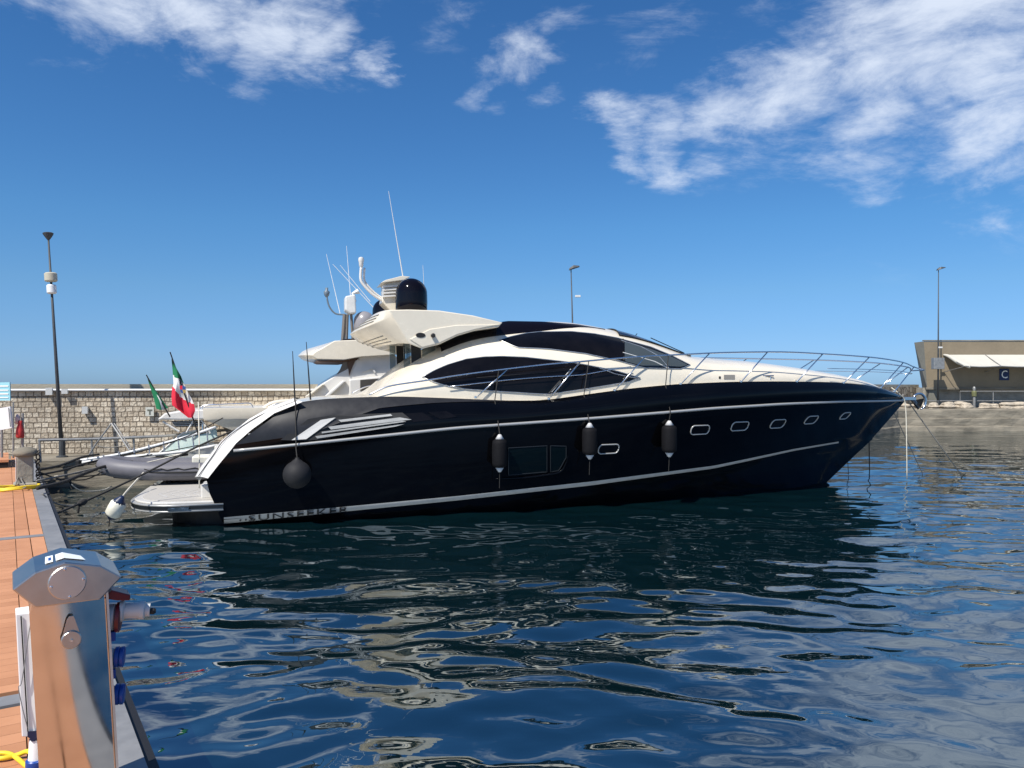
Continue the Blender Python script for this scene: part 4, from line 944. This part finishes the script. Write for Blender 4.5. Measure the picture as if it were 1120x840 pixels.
link('hardtop', MB().grid(rows, closed=True, cap=True), cream, WB, smooth=True, auto=30, bevel=.02)
slab([(346, 394), (376, 393.9), (393, 391), (393, 393.5), (376, 396), (350, 395.5)], tB+.5, 7.6, brown, 'soffit', bevel=0)
tm = 6.0
def pm(x, y): return pb(x, y, tm)
p = pm(398.5, 363); rb_ = 11.5*y2w(p.x, tm, 0).y/F
link('satellite_dome', MB().lathe([(rb_*.7, -.15), (rb_*.9, -.08), (rb_, 0), (rb_, rb_*.9)]+[(rb_*math.cos(a), rb_*.9+rb_*math.sin(a)) for a in np.linspace(.15, 1.5, 8)], p+Vector((0, 0, .02)), n=28), domeg, WB, smooth=True)
link('satellite_dome_base', MB().lathe([(.5, -.25), (.48, -.05), (.3, 0)], pm(388, 371), n=20), domeb, WB, smooth=True)
link('mast', MB().tube([pm(375, 372), pm(377, 344)], .07, 6).tube([pm(386, 372), pm(384, 344)], .05, 6).tube([pm(379, 372), pm(380, 344)], .05, 6), MATS['grey_brown_screen'], WB)
link('radar', MB().prism([(q.x, q.z) for q in [pm(377, 340), pm(377, 325), pm(388, 323), pm(389, 343), pm(383, 344)]], -.5, .2, 'y'), wgrey, WB, bevel=.04)
link('radar_scanner', MB().tube([pm(388, 330), pm(386, 321), pm(392, 318.5)], [.06, .05, .09], 8), white, WB)
link('horn_arm', MB().tube([pm(378, 344), pm(367, 343), pm(360, 335), pm(357.5, 325)], .03, 6, smooth=4), mat('grey_blue_pipe', (.12, .16, .2), .4), WB, smooth=True)
link('horn', MB().lathe([(.03, -.12), (.08, -.05), (.1, .05), (.04, .1), (.05, .18)], pm(357.3, 321), n=12), MATS['grey_blue_pipe'], WB, smooth=True)
for a, b_ in [((372, 343), (357, 278)), ((384, 331), (379, 269)), ((410, 338), (364, 289)), ((405, 330), (372, 290))]:
    link('whip_antenna', MB().tube([pm(*a), pm(*b_)], [.014, .007], 6), whitep, WB)

# ------------------------------------------------------------------ small cruiser between quay and yachts
cc = y2w(-2.2, 5.0, 0)
SC = thing('day_cruiser', 'small white hardtop day cruiser with raked screen left of the white yacht', 'boat', cc, TH)
tC = 4.0
def pc(px, py, t_=tC): p = pl(px, py, t_); return Vector((p.x+2.2, p.y-5.0, p.z))
def slabc(pts, t0, t1, m, name, bevel=.02):
    q = [pc(x, y, t0) for x, y in pts]; return link(name, MB().prism([(p.x, p.z) for p in q], t0-5.0, t1-5.0, 'y'), m, SC, bevel=bevel)
sA, sB = pc(150, 510).x, pc(262, 500).x; rows = []
for i in range(24):
    v = i/23; b_ = 1.05*(1-(1-v)**2.6*.95); rows.append([Vector((sA+v*(sB-sA)+ds*(1-v), -b_*k, z)) for z, k, ds in ((-.2, .6, .8), (.1, .85, .5), (.6, .98, .1), (.85, 1, 0), (.9, .9, .05))])
hb = MB().grid(rows); hb.grid([[Vector((p.x, -p.y, p.z)) for p in r] for r in rows]); hb.grid([[Vector((p.x, p.y*k, p.z)) for k in (1, 0, -1)] for p in rows[-1]]); hb.grid([[Vector((r[-1].x, r[-1].y*k, r[-1].z)) for k in (1, 0, -1)] for r in rows])
link('hull', hb, white, SC, smooth=True, auto=40)
slabc([(172, 459), (180, 452), (205, 448), (262, 448), (264, 455), (230, 458.5), (200, 459.5)], tC-.1, tC+1.9, white, 'hardtop', .04)
slabc([(187, 460.5), (222, 459.5), (224, 466.5), (192, 467)], tC+.3, tC+.36, dark, 'louvre')
for y in (461.5, 463.5, 465.3): slabc([(188, y), (222, y-.5), (222, y), (188, y+.6)], tC+.28, tC+.3, alum, 'louvre_slat', 0)
link('windscreen', MB().add([pc(166, 502, tC+.1), pc(200, 474, tC+.2), pc(236, 468, tC+.2), pc(238, 480, tC+.1), pc(205, 494, tC)], [(0, 1, 2, 3, 4)]), mat('pale_screen', (.5, .62, .58), .15, alpha=.75), SC)
link('screen_frame', MB().tube([pc(165, 503, tC+.08), pc(200, 473.5, tC+.18), pc(238, 467, tC+.18)], .025, 6).tube([pc(178, 461), pc(196, 472)], .03, 6).tube([pc(212, 459), pc(204, 473)], .025, 6).tube([pc(220, 459), pc(230, 474)], .025, 6), white, SC)
link('canopy', MB().add([pc(x, y, tC+.3) for x, y in [(212, 476), (236, 465), (238, 478), (222, 482)]], [(0, 1, 2, 3)]), mat('aqua_canvas', (.5, .66, .62), .8), SC)
link('roof_rail', MB().tube([pc(219, 449), pc(222, 443.5), pc(238, 442.5), pc(241, 448)], .015, 6, smooth=3), rail, SC)
link('seat', MB().add([pc(x, y, tC+.35) for x, y in [(196, 490), (234, 484), (234, 500), (198, 505)]], [(0, 1, 2, 3)]).box(.6, 1.8, -.5, .6, .8, 1.15), wgrey, SC)

# ------------------------------------------------------------------ quay-side clutter: gangways, rails, ropes
t = thing('gangway', 'long pale aluminium gangway slanting from the quay to the yacht sterns', 'gangway', at(88, 505, 19.5))
o_ = t.location.copy()
def rel(px, py, Y): return at(px, py, Y)-o_
link('side_rail', MB().tube([rel(88, 503.5, 19.5), rel(130, 497, 19.8), rel(165, 488.5, 20), rel(200, 479, 20.3), rel(236, 467, 20.6)], .034, 8, smooth=4), whitep, t, smooth=True)
link('side_rail', MB().tube([rel(90, 506, 19.0), rel(150, 499, 19.2), rel(200, 494, 19.4), rel(238, 487, 19.6)], .04, 8, smooth=4), wgrey, t, smooth=True)
rg = MB()
for k in range(9):
    u = .05+k*.11; a = lerp(rel(90, 506, 19.0), rel(238, 487, 19.6), u); b_ = lerp(rel(88, 503.5, 19.5), rel(236, 470, 20.6), u); rg.tube([a, b_], .018, 6)
link('rung', rg, alum, t)
link('foot', MB().box(-.05, .05, -.15, .1, -.12, .05), rubber, t, bevel=.02)
t = thing('passerelle', 'dark triangular gangway frame with horizontal hand rope at the quay edge', 'gangway', at(90, 508, 20.5)); o_ = t.location.copy()
link('frame', MB().tube([rel(90, 510, 20.5), rel(104, 487, 20.5), rel(122, 463, 20.5)], .02, 6).tube([rel(122, 463, 20.5), rel(134, 481, 20.4), rel(149, 504, 20.3)], .022, 6).tube([rel(125, 463, 20.7), rel(152, 504, 20.5)], .015, 6), galv, t)
link('plank', MB().tube([rel(104, 487, 20.5), rel(118, 489.5, 20.5), rel(135, 487.5, 20.5), rel(140, 484, 20.4)], .014, 6, smooth=4), ropeG, t)
t = thing('quay_rail', 'grey horizontal pipe rail on thin posts along the left quay', 'railing', at(43, 508, 20.8)); o_ = t.location.copy()
link('pipe', MB().tube([rel(42, 481.5, 20.8), rel(110, 480, 21.5), rel(180, 477, 22.2), rel(250, 470, 23)], .04, 8), galv, t)
for px, Y in ((43, 20.8), (100, 21.4), (146, 21.9), (190, 22.4)):
    link('post', MB().tube([rel(px, itp([(42, 481.5), (250, 471)], px), Y), at(px+1.5, 423+(EYE-QL)/Y*F, Y)-o_], .03, 6), galv, t)
def rope(label, pts, r, m, sag=0, name='mooring_rope', grp=None, cat='rope', sm=5):
    P = [at(*p) for p in pts]; mb = MB()
    if len(P) == 2:
        P = [lerp(P[0], P[1], u)-Vector((0, 0, sag*4*u*(1-u))) for u in np.linspace(0, 1, 12)]; mb.tube(P, r, 6)
    else: mb.tube(P, r, 6, smooth=sm)
    return single(name, mb, m, label, cat, P[0], grp, smooth=True)
G = 'mooring ropes at the sterns'
rope('black rope from the dock edge up past the platform to the stern top, knotted midway', [(54, 565, 12.5), (90, 549.5, 13.6), (118, 537, 14.3), (160, 517, 15.2), (230, 482, 15.9), (326, 442, 16.6)], .02, ropeK, grp=G)
rope('thick dark rope from the pillar foot towards the gangway', [(41, 534, 13.8), (70, 527, 15), (95, 517, 16.5), (125, 508, 18), (205, 497, 20)], .035, ropeK, grp=G)
rope('dark rope just above the thick one, ending under the gangway', [(40, 520, 15), (70, 514, 16.5), (100, 505, 18), (150, 494, 20), (228, 472, 21)], .022, ropeK, grp=G)
rope('grey rope crossing below the gangway rails', [(40, 526, 14.6), (75, 519, 16.2), (110, 511, 17.5), (160, 502, 19), (215, 490, 20.4)], .022, ropeG, grp=G)
rope('slack grey rope looping down to the water beside the dock', [(46, 540, 13.4), (60, 550, 13.6), (75, 553, 14), (92, 551, 14.2)], .014, ropeG, grp=G)
rope('thin pale rope drooping between the thick rope and the tender bow', [(78, 530, 15.2), (90, 537, 15.6), (112, 536, 16.5), (122, 532, 17.5)], .012, ropeW, grp=G)
rope('pale rope hanging from the stern rail down to the platform', [(217, 440, 17), (218, 490, 16), (218, 534, 15.8)], .012, ropeW, grp=G)
rope('dark rope on the left of the water with a hanging tail', [(42, 514, 15.5), (66, 509, 16.8), (90, 500, 18.5), (108, 497, 19.8)], .028, ropeK, grp=G)
rope('short black rope tail hanging from the knotted stern rope', [(89, 550, 13.5), (86.5, 553, 13.5), (85.5, 561, 13.5)], .018, ropeK, grp=G)
rope('short black rope tail hanging from the thick dark rope', [(76, 525, 15.3), (78, 530, 15.3), (79, 535, 15.3)], .022, ropeK, grp=G)
p = at(90, 549.5, 13.6); single('rope_knot', MB().lathe([(.02, -.13), (.05, -.09), (.06, 0), (.05, .09), (.02, .13)], p, (at(118, 537, 14.3)-at(54, 565, 12.5)), 10), ropeK, 'thick black knot in the rope above the water left of the white fender', 'knot', p, smooth=True)
rope('thin dark rope running just under the upper gangway rail', [(44, 512, 16), (90, 509, 18), (150, 500, 19), (222, 486, 20)], .014, ropeK, grp=G)
rope('thin black rope from the chain to the tender bow', [(41, 528, 14.2), (75, 523, 15.8), (115, 519, 17.4)], .016, ropeK, grp=G)
rope('slim pale rope crossing over the tender tube', [(60, 521, 16), (110, 514, 17.5), (160, 506, 18), (215, 492, 18)], .014, ropeW, grp=G)
rope('dark rope rising from the gangway to the day cruiser roof', [(96, 507, 18), (150, 495, 19), (205, 477, 20), (244, 457, 20.5)], .015, ropeK, grp=G)
rope('sagging black rope hanging low between the pillar and the tender', [(42, 516, 15), (66, 524, 16), (95, 524, 17), (118, 512, 18)], .014, ropeK, grp=G)
G2 = 'ropes at the bow'
rope('cream rope dropping straight from the bow into the water', [(975, 424, 22.9), (984, 431, 22.8), (990, 441, 22.9), (991.5, 480, 22.8), (992, 524, 22.9)], .016, ropeW, grp=G2, sm=4)
rope('grey rope slanting from the bow down to the right into the water', [(988, 433, 23.1), (994, 440, 23.3), (1053, 522, 23.9)], .02, ropeG, grp=G2, sm=2)
rope('dark rope from under the bow slanting to the water', [(978, 452, 23.3), (1009, 518, 24.6)], .014, ropeG, grp=G2)
rope('thin dark line hanging vertically from the bow flare into the water', [(950.5, 478, 23.0), (951, 516, 25.2)], .016, ropeK, grp=G2)
rope('short thin line nearest the stem hanging into the water', [(927, 498, 22.6), (928, 519, 24.4)], .01, ropeG, grp=G2)
# dock pillar etc. are in the dock frame ------------------------------------------------
DZ = .85; DA = R(33.3); ca, sa_ = math.cos(DA), math.sin(DA)
def d2w(b, a, z=0): return Vector((b*ca-a*sa_, b*sa_+a*ca, z))     # b to the water side, a along the dock
def w2d(p): return Vector((p[0]*ca+p[1]*sa_, -p[0]*sa_+p[1]*ca, p[2]))
def dk(px, py, z=DZ):
    "dock-frame point where the sight line meets height z"
    Y = (EYE-z)*F/(py-HY); return w2d(at(px, py, Y))
def dka(px, py, a):
    d = w2d(at(px, py, 1.0)); d0 = w2d((0, 0, EYE)); v = d-d0; k = (a-d0.y)/v.y; return d0+v*k
AE = 24.6
def dstruct(name, mb, m, **k): return struct(name, mb, m, rz=DA, **k)
mb = MB(); a = -14.0
while a < AE:
    if not (5.55 < a % 6.1 < 5.8): mb.box(-4.6, .088, a, a+.1405, DZ-.03, DZ)
    a += .144
mbn = MB(); a = -14
while a < AE: mbn.box(.095, .245, a, a+2.198, DZ-.03, DZ+.002); mbn.box(.255, .40, a, a+2.196, DZ-.03, DZ+.001); a += 2.205
dockT = thing('floating_dock', 'long floating dock decked in terracotta boards with a grey metal edge', 'dock', (0, 0, 0), DA)
link('deck_boards', mb, wood, dockT); link('edge_boards', mbn, wood, dockT)
link('metal_kerb', MB().box(.405, .6, -14, AE, DZ-.16, DZ+.012), mat('kerb_metal', (.25, .25, .25), .55, metal=.3, var=.18, vscale=4), dockT)
link('rubbing_strip', MB().box(.602, .66, -14, AE, DZ-.2, DZ-.02), rubber, dockT)
link('pontoon_float', MB().box(-4.5, .55, -14, AE, -.3, DZ-.17), conc, dockT)
for k in range(-3, 5):
    a = 5.55+6.1*k+.06
    if a < AE: link('joint_plate', MB().box(-4.6, .404, a, a+.17, DZ-.02, DZ+.008), MATS['kerb_metal'], dockT)
# pedestal ---------------------------------------------------------------
AF = 4.03
PD = thing('service_pedestal', 'polished steel shore power pedestal with hexagonal head on the dock', 'pedestal', d2w(.25, AF+.1, DZ), DA)
TL = math.tan(R(3.0))
def pd(b, a, z): return ((b-.25)-TL*(z-1.5), a-(AF+.1), z-DZ)   # leans slightly, like the photo
def dpt(px, py, a): q = dka(px, py, a); return Vector((q.x-.25, a-(AF+.1), q.z-DZ))
mir_steel = mat('mirror_steel', (.66, .64, .61), .05, metal=1, var=.05, vscale=5)
br_steel = mat('brushed_head_steel', (.5, .47, .43), .3, metal=1, var=.08, vscale=6, stretch=(1, 1, 1))
# head
fa = AF-.08; ba = AF+.24
hf = [(13, 645), (38.5, 626), (71, 615), (111, 619), (133.5, 631), (110, 656), (38.5, 665)]
fpts = [dpt(x, y, fa) for x, y in hf]; bpts = [Vector((p.x, ba-(AF+.1), p.z+.01)) for p in fpts]
n = len(hf)
hd = link('head', MB().add(fpts+bpts, [tuple(range(n)), tuple(range(2*n-1, n-1, -1))]+[(i, (i+1) % n, (i+1) % n+n, i+n) for i in range(n)]), br_steel, PD, bevel=.006)
cpt = dpt(73.5, 637, fa); cr = .075
link('access_disc', MB().lathe([(cr, -.004), (cr, .008), (cr-.004, .012)], cpt, (0, -1, 0), 36), mat('matt_disc_steel', (.6, .56, .52), .32, metal=1, var=.05), hd)
for k in range(4):
    aa = math.pi/2*k+.15; link('screw', MB().lathe([(.006, .0), (.006, .013), (.003, .015)], cpt+Vector((math.cos(aa)*(cr-.012), 0, math.sin(aa)*(cr-.012))), (0, -1, 0), 8), steel, hd)
# sticker on the head's top face
c1, c2, c3 = fpts[2], fpts[1], bpts[2]
def topf(u, v, i0=1, i1=2, o=.004):
    a = lerp(fpts[i0], fpts[i1], u); b_ = lerp(bpts[i0], bpts[i1], u); q = lerp(a, b_, v); return q+Vector((0, 0, o))
link('sticker', MB().add([topf(.35, .25), topf(.62, .22), topf(.66, .62), topf(.4, .66)], [(0, 1, 2, 3)]), signw, hd)
link('sticker', MB().add([topf(.72, .22), topf(1, .22), topf(1, .6), topf(.74, .6)], [(0, 1, 2, 3)]).add([topf(0, .22, 2, 3), topf(.6, .25, 2, 3), topf(.5, .5, 2, 3), topf(0, .6, 2, 3)], [(0, 1, 2, 3)]), signw, hd)
link('sticker_mark', MB().add([topf(.47, .35, o=.006), topf(.56, .34, o=.006), topf(.58, .5, o=.006), topf(.49, .52, o=.006)], [(0, 1, 2, 3)]), bluep, hd)
# column: flat left, gently curved right half so it mirrors like the photo
rows = []
for i in range(17):
    u = i/16; b_ = .098+(.40-.098)*u; bulge = -.0095*max(0, (u-.38)/.62)**2
    rows.append([pd(b_, AF-bulge, z) for z in np.linspace(DZ+.02, 1.84, 14)])
mb = MB().grid(rows)
mb.grid([[pd(.098, AF, z) for z in (DZ+.02, 1.84)], [pd(.098, AF+.2, z) for z in (DZ+.02, 1.84)], [pd(.40, AF+.2, z) for z in (DZ+.02, 1.84)], [pd(.40, AF, z) for z in (DZ+.02, 1.84)]])
link('column', mb, mir_steel, PD, smooth=True, auto=30)
link('side_plate', MB().add([pd(.402, AF-.012, DZ), pd(.412, AF-.012, DZ), pd(.412, AF-.012, 1.85), pd(.402, AF-.012, 1.85), pd(.402, AF+.2, DZ), pd(.412, AF+.2, DZ), pd(.412, AF+.2, 1.85), pd(.402, AF+.2, 1.85)], [(0, 1, 2, 3), (4, 7, 6, 5), (1, 5, 6, 2), (0, 3, 7, 4), (3, 2, 6, 7)]), alum, PD)
link('base_plate', MB().box(-.22, .22, -.18, .18, .003, .02), br_steel, PD)
# key lid hanging on the front
lc = dpt(78, 699.5, AF-.03); 
lid = link('lock_cover', MB().prism([(lc.x-.018, lc.z+.09), (lc.x-.008, lc.z+.105), (lc.x+.008, lc.z+.105), (lc.x+.014, lc.z+.09), (lc.x+.036, lc.z+.015), (lc.x-.036, lc.z+.015)], lc.y, lc.y+.008, 'y').lathe([(.041, -.002), (.041, .012), (.037, .016)], (lc.x, lc.y+.006, lc.z), (0, -1, 0), 28), br_steel, PD)
link('screw', MB().lathe([(.006, .0), (.005, .024)], (lc.x, lc.y, lc.z), (0, -1, 0), 8), steel, lid)
# white side post with hanging cord and socket
pt = [dpt(17, 672, AF+.03), dpt(47, 668, AF+.03), dpt(50, 806, AF+.03), dpt(24, 806, AF+.03)]
bk = [Vector((p.x, p.y+.12, p.z)) for p in pt]
link('side_post', MB().add(pt+bk, [(0, 1, 2, 3), (7, 6, 5, 4), (0, 4, 5, 1), (1, 5, 6, 2), (2, 6, 7, 3), (3, 7, 4, 0)]), whitep, PD, bevel=.004)
link('post_groove', MB().tube([dpt(23, 674, AF+.025), dpt(30.5, 800, AF+.025)], .003, 6), rubber, PD)
link('cord', MB().tube([dpt(x, y, AF+.015) for x, y in [(36, 673), (32, 690), (24, 744), (20.5, 752), (24, 772), (30, 796)]], .0022, 6, smooth=6), mat('grey_cord', (.2, .2, .2), .6), PD)
pg = dpt(38, 806, AF+.06)
link('plug_cap', MB().add([dpt(x, y, AF+.02) for x, y in [(30, 800), (44, 799), (45, 806), (39, 809), (38, 811), (34, 811), (33, 808), (30, 806)]]+[dpt(x, y, AF+.07) for x, y in [(30, 800), (44, 799), (45, 806), (39, 809), (38, 811), (34, 811), (33, 808), (30, 806)]], [tuple(range(8))]+[(i, (i+1) % 8, (i+1) % 8+8, i+8) for i in range(8)]), navy, PD)
sc = dpt(39, 820, AF+.05)
sk = link('socket', MB().lathe([(.024, -.06), (.03, -.055), (.028, -.01), (.027, .05)], sc, (0.03, 0, 1), 18), whitep, PD, smooth=True, auto=40)
link('socket_ring', MB().lathe([(.037, -.075), (.039, -.07), (.039, -.045), (.034, -.04)], sc, (0.03, 0, 1), 18), bluep, sk, smooth=True, auto=40)
# sockets on the water side
def sock(px, py, r, m, label, a_=AF+.07):
    c = dpt(px, py, a_); ax = Vector((1, -.25, -.06))
    s_ = link('side_socket', MB().lathe([(r*.95, -.03), (r, -.02), (r, .02), (r*.9, .025)], c, ax, 22), greyp, PD, smooth=True, auto=40)
    s_['label'] = label
    link('socket_ring', MB().lathe([(r*1.02, .026), (r*1.15, .03), (r*1.15, .045), (r, .05)], c, ax, 22), m, s_, smooth=True, auto=40)
    return s_, c, ax.normalized()
s1, c, ax = sock(120, 675, .062, darkred, 'grey and dark red socket with a plug in it')
link('plug', MB().lathe([(.052, .045), (.05, .06), (.036, .065), (.038, .125), (.042, .13), (.042, .15), (.03, .155), (.03, .175)], c+Vector((0, 0, .028)), ax, 20), greyp, s1, smooth=True, auto=40)
link('plug_tip', MB().lathe([(.015, .174), (.016, .19), (.01, .2)], c+Vector((0, 0, .022)), ax, 12), rubber, s1)
lidm = [dpt(x, y, AF+.0) for x, y in [(114, 655), (122, 645.5), (143, 651), (142, 657), (128, 657)]]
link('socket_lid', MB().add(lidm+[Vector((p.x, p.y+.12, p.z)) for p in lidm], [tuple(range(5)), (9, 8, 7, 6, 5)]+[(i, (i+1) % 5, (i+1) % 5+5, i+5) for i in range(5)]), darkred, s1, bevel=.005)
for py in (719, 760): 
    s2, c, ax = sock(118.5, py, .042, bluep, 'grey socket with blue ring')
    link('socket_lid', MB().lathe([(.046, .05), (.048, .055), (.048, .065), (.04, .07)], c, ax, 20), bluep, s2, smooth=True, auto=40)
    q = dpt(121, py-24, AF+.05); link('hinge', MB().box(q.x-.015, q.x+.02, q.y-.02, q.y+.05, q.z-.025, q.z+.02), bluep, s2, bevel=.004)
# yellow cables
def dcable(label, px_pts, r, m, z=None, name='power_cable', grp=None, cat='cable'):
    P = []
    for q in px_pts:
        p = dk(q[0], q[1], DZ+r+.008+(q[2] if len(q) > 2 else 0)); P.append(d2w(p.x, p.y, p.z))
    return single(name, MB().tube(P, r, 8, smooth=6), m, label, cat, P[0], grp, smooth=True)
dcable('yellow cable in the lower left corner crossing the deck to the post', [(-30, 829), (0, 829.5), (18, 826), (32, 822, .03), (40, 834, .06)], .013, yel, grp='yellow cables by the pedestal')
dcable('upper curved yellow cable in the lower left corner swinging down past the socket', [(-30, 826), (0, 823.5), (12, 825), (22, 832), (34, 842), (50, 850)], .012, yel, grp='yellow cables by the pedestal')
# yellow hose coil beside the pillar
c = dk(20, 535.5); P = []
for k in range(60):
    a_ = k/59*2*math.pi*3.2; rr0 = .34+.03*math.sin(k*.7); P.append(d2w(c.x+rr0*math.cos(a_)-.02, c.y+rr0*.9*math.sin(a_), DZ+.02+.012*(k/12)+.01*math.sin(k)))
P += [d2w(c.x-.4, c.y-.3, DZ+.02), d2w(c.x-1.2, c.y-.5, DZ+.02), d2w(c.x-2.2, c.y-.4, DZ+.02)]
single('hose_coil', MB().tube(P, .018, 8, smooth=2), yel, 'yellow hose coiled on the deck at the foot of the stone pillar', 'hose', P[0], smooth=True)
# pillar
c = dk(28, 533); h = 44*1.0/F*(1.95*F/110)
PL = thing('stone_pillar', 'short weathered stone mooring pillar with a rounded cap on the dock', 'bollard', d2w(c.x, c.y, DZ), DA)
link('shaft', MB().prism([(-.15, -.13), (.13, -.13), (.13, .13), (-.15, .13)], 0, h-.16, 'z'), conc, PL, bevel=.02)
link('white_face', MB().box(-.165, -.155, -.13, .0, .05, h-.18), whitep, PL)
link('cap', MB().lathe([(.05, h-.2), (.2, h-.17), (.215, h-.1), (.18, h-.04), (.08, h)], n=14), concd, PL, smooth=True)
link('foot', MB().prism([(-.2, -.2), (.24, -.2), (.24, .2), (-.2, .2)], 0, .1, 'z'), conc, PL, bevel=.02)
c2 = dk(35, 536); ch = MB()
for k in range(8):
    z = DZ+.05+.09*k; aa = k*1.57; p0 = d2w(c.x+.2, c.y-.12, z); ch.tube([p0+Vector((.035*math.cos(u), .035*math.sin(u)*(k % 2), .05*math.sin(u)*(1 if k % 2 == 0 else .6))) for u in np.linspace(0, 6.28, 10)], .012, 6)
single('chain', ch, rubber, 'black chain hanging down the water side of the stone pillar', 'chain', d2w(c.x+.2, c.y-.12, DZ+.1), smooth=True)
rope('thin grey rope looped round the pillar foot', [(17, 531, 14.6), (19, 524, 14.7), (22, 519, 14.8), (24, 526, 14.7), (28, 533, 14.4), (22, 534, 14.4)], .012, ropeG)
# raised orange slab, signs and red post
c = dk(4, 512); t = thing('deck_box', 'low terracotta boarded step box at the far left of the dock', 'step', d2w(c.x-.9, c.y, DZ), DA)
link('top', MB().box(-1.4, 1.0, 0, 2.4, .14, .2), wood, t); link('side', MB().box(-1.38, .98, .02, 2.38, .0, .14), dark, t)
Ys = 19.6; t = thing('notice_board', 'pale blue striped notice board at the left edge above the stone wall', 'sign', at(-8, 502, Ys)); t.location.z = DZ; o_ = t.location.copy()
link('post', MB().tube([rel(-8, 502, Ys), rel(-8, 440, Ys)], .03, 8).tube([rel(14.5, 501, Ys), rel(14.5, 440, Ys)], .02, 8), galv, t)
bp = [rel(-30, 419, Ys), rel(10.5, 418, Ys), rel(11, 438, Ys), rel(-30, 438.5, Ys)]
link('panel', MB().add(bp+[p+Vector((0, .04, 0)) for p in bp], [(0, 1, 2, 3), (7, 6, 5, 4), (0, 4, 5, 1), (1, 5, 6, 2), (2, 6, 7, 3)]), signb, t)
for y, h_ in ((422.5, 1.6), (427, 1.4), (431, 1.6), (435, 1.2)):
    q = [rel(-29, y-h_/2, Ys-.01), rel(9, y-h_/2-.3, Ys-.01), rel(9, y+h_/2-.3, Ys-.01), rel(-29, y+h_/2, Ys-.01)]; link('white_band', MB().add(q, [(0, 1, 2, 3)]), signw, t)
t = thing('notice_board', 'small white notice tilted on its post below the blue board', 'sign', at(6, 502, Ys-.6)); t.location.z = DZ; o_ = t.location.copy()
q = [rel(-10, 448, Ys-.6), rel(11, 444.5, Ys-.6), rel(13.5, 468, Ys-.6), rel(-8, 472, Ys-.6)]
link('panel', MB().add(q+[p+Vector((0, .05, 0)) for p in q], [(0, 1, 2, 3), (7, 6, 5, 4), (0, 4, 5, 1), (1, 5, 6, 2), (2, 6, 7, 3), (3, 7, 4, 0)]), whitep, t)
link('edge_line', MB().tube([rel(9.5, 446, Ys-.63), rel(11.5, 467, Ys-.63)], .012, 6), galv, t); link('post', MB().tube([rel(2, 503, Ys-.58), rel(2, 470, Ys-.58)], .03, 8), galv, t)
p = at(22, 497, 19.2); p.z = DZ; t = thing('fire_point', 'red and white fire hose post behind the stone pillar', 'fire post', p)
zt = lambda y: EYE-(y-HY)/F*19.2-DZ
link('post', MB().tube([(0, .1, 0), (0, .1, zt(452))], .03, 8), galv, t)
link('body', MB().lathe([(.08, zt(479)), (.1, zt(477)), (.09, zt(470)), (.05, zt(464)), (.05, zt(460))], n=14), redm, t, smooth=True)
link('neck', MB().lathe([(.05, zt(464)), (.06, zt(458)), (.03, zt(453))], (-.06, 0, 0), n=10), mat('pink_white', (.6, .45, .42), .6), t, smooth=True)
# small white sign on the wall
p = wallpt(164.5, EYE-26.5/F*24.6, .1); t = thing('number_plate', 'small pale plate on the stone wall left of the furled flag', 'sign', p, wa)
link('plate', MB().box(-.12, .12, -.01, .02, -.14, .14), mat('pale_plate', (.55, .56, .5), .6), t)
link('mark', MB().box(-.07, .07, -.02, -.012, .03, .07).box(-.015, .02, -.02, -.012, -.09, .03), mat('plate_mark', (.12, .13, .1), .6), t)
# far sea floor edge beyond the mole kept below the wall: none needed
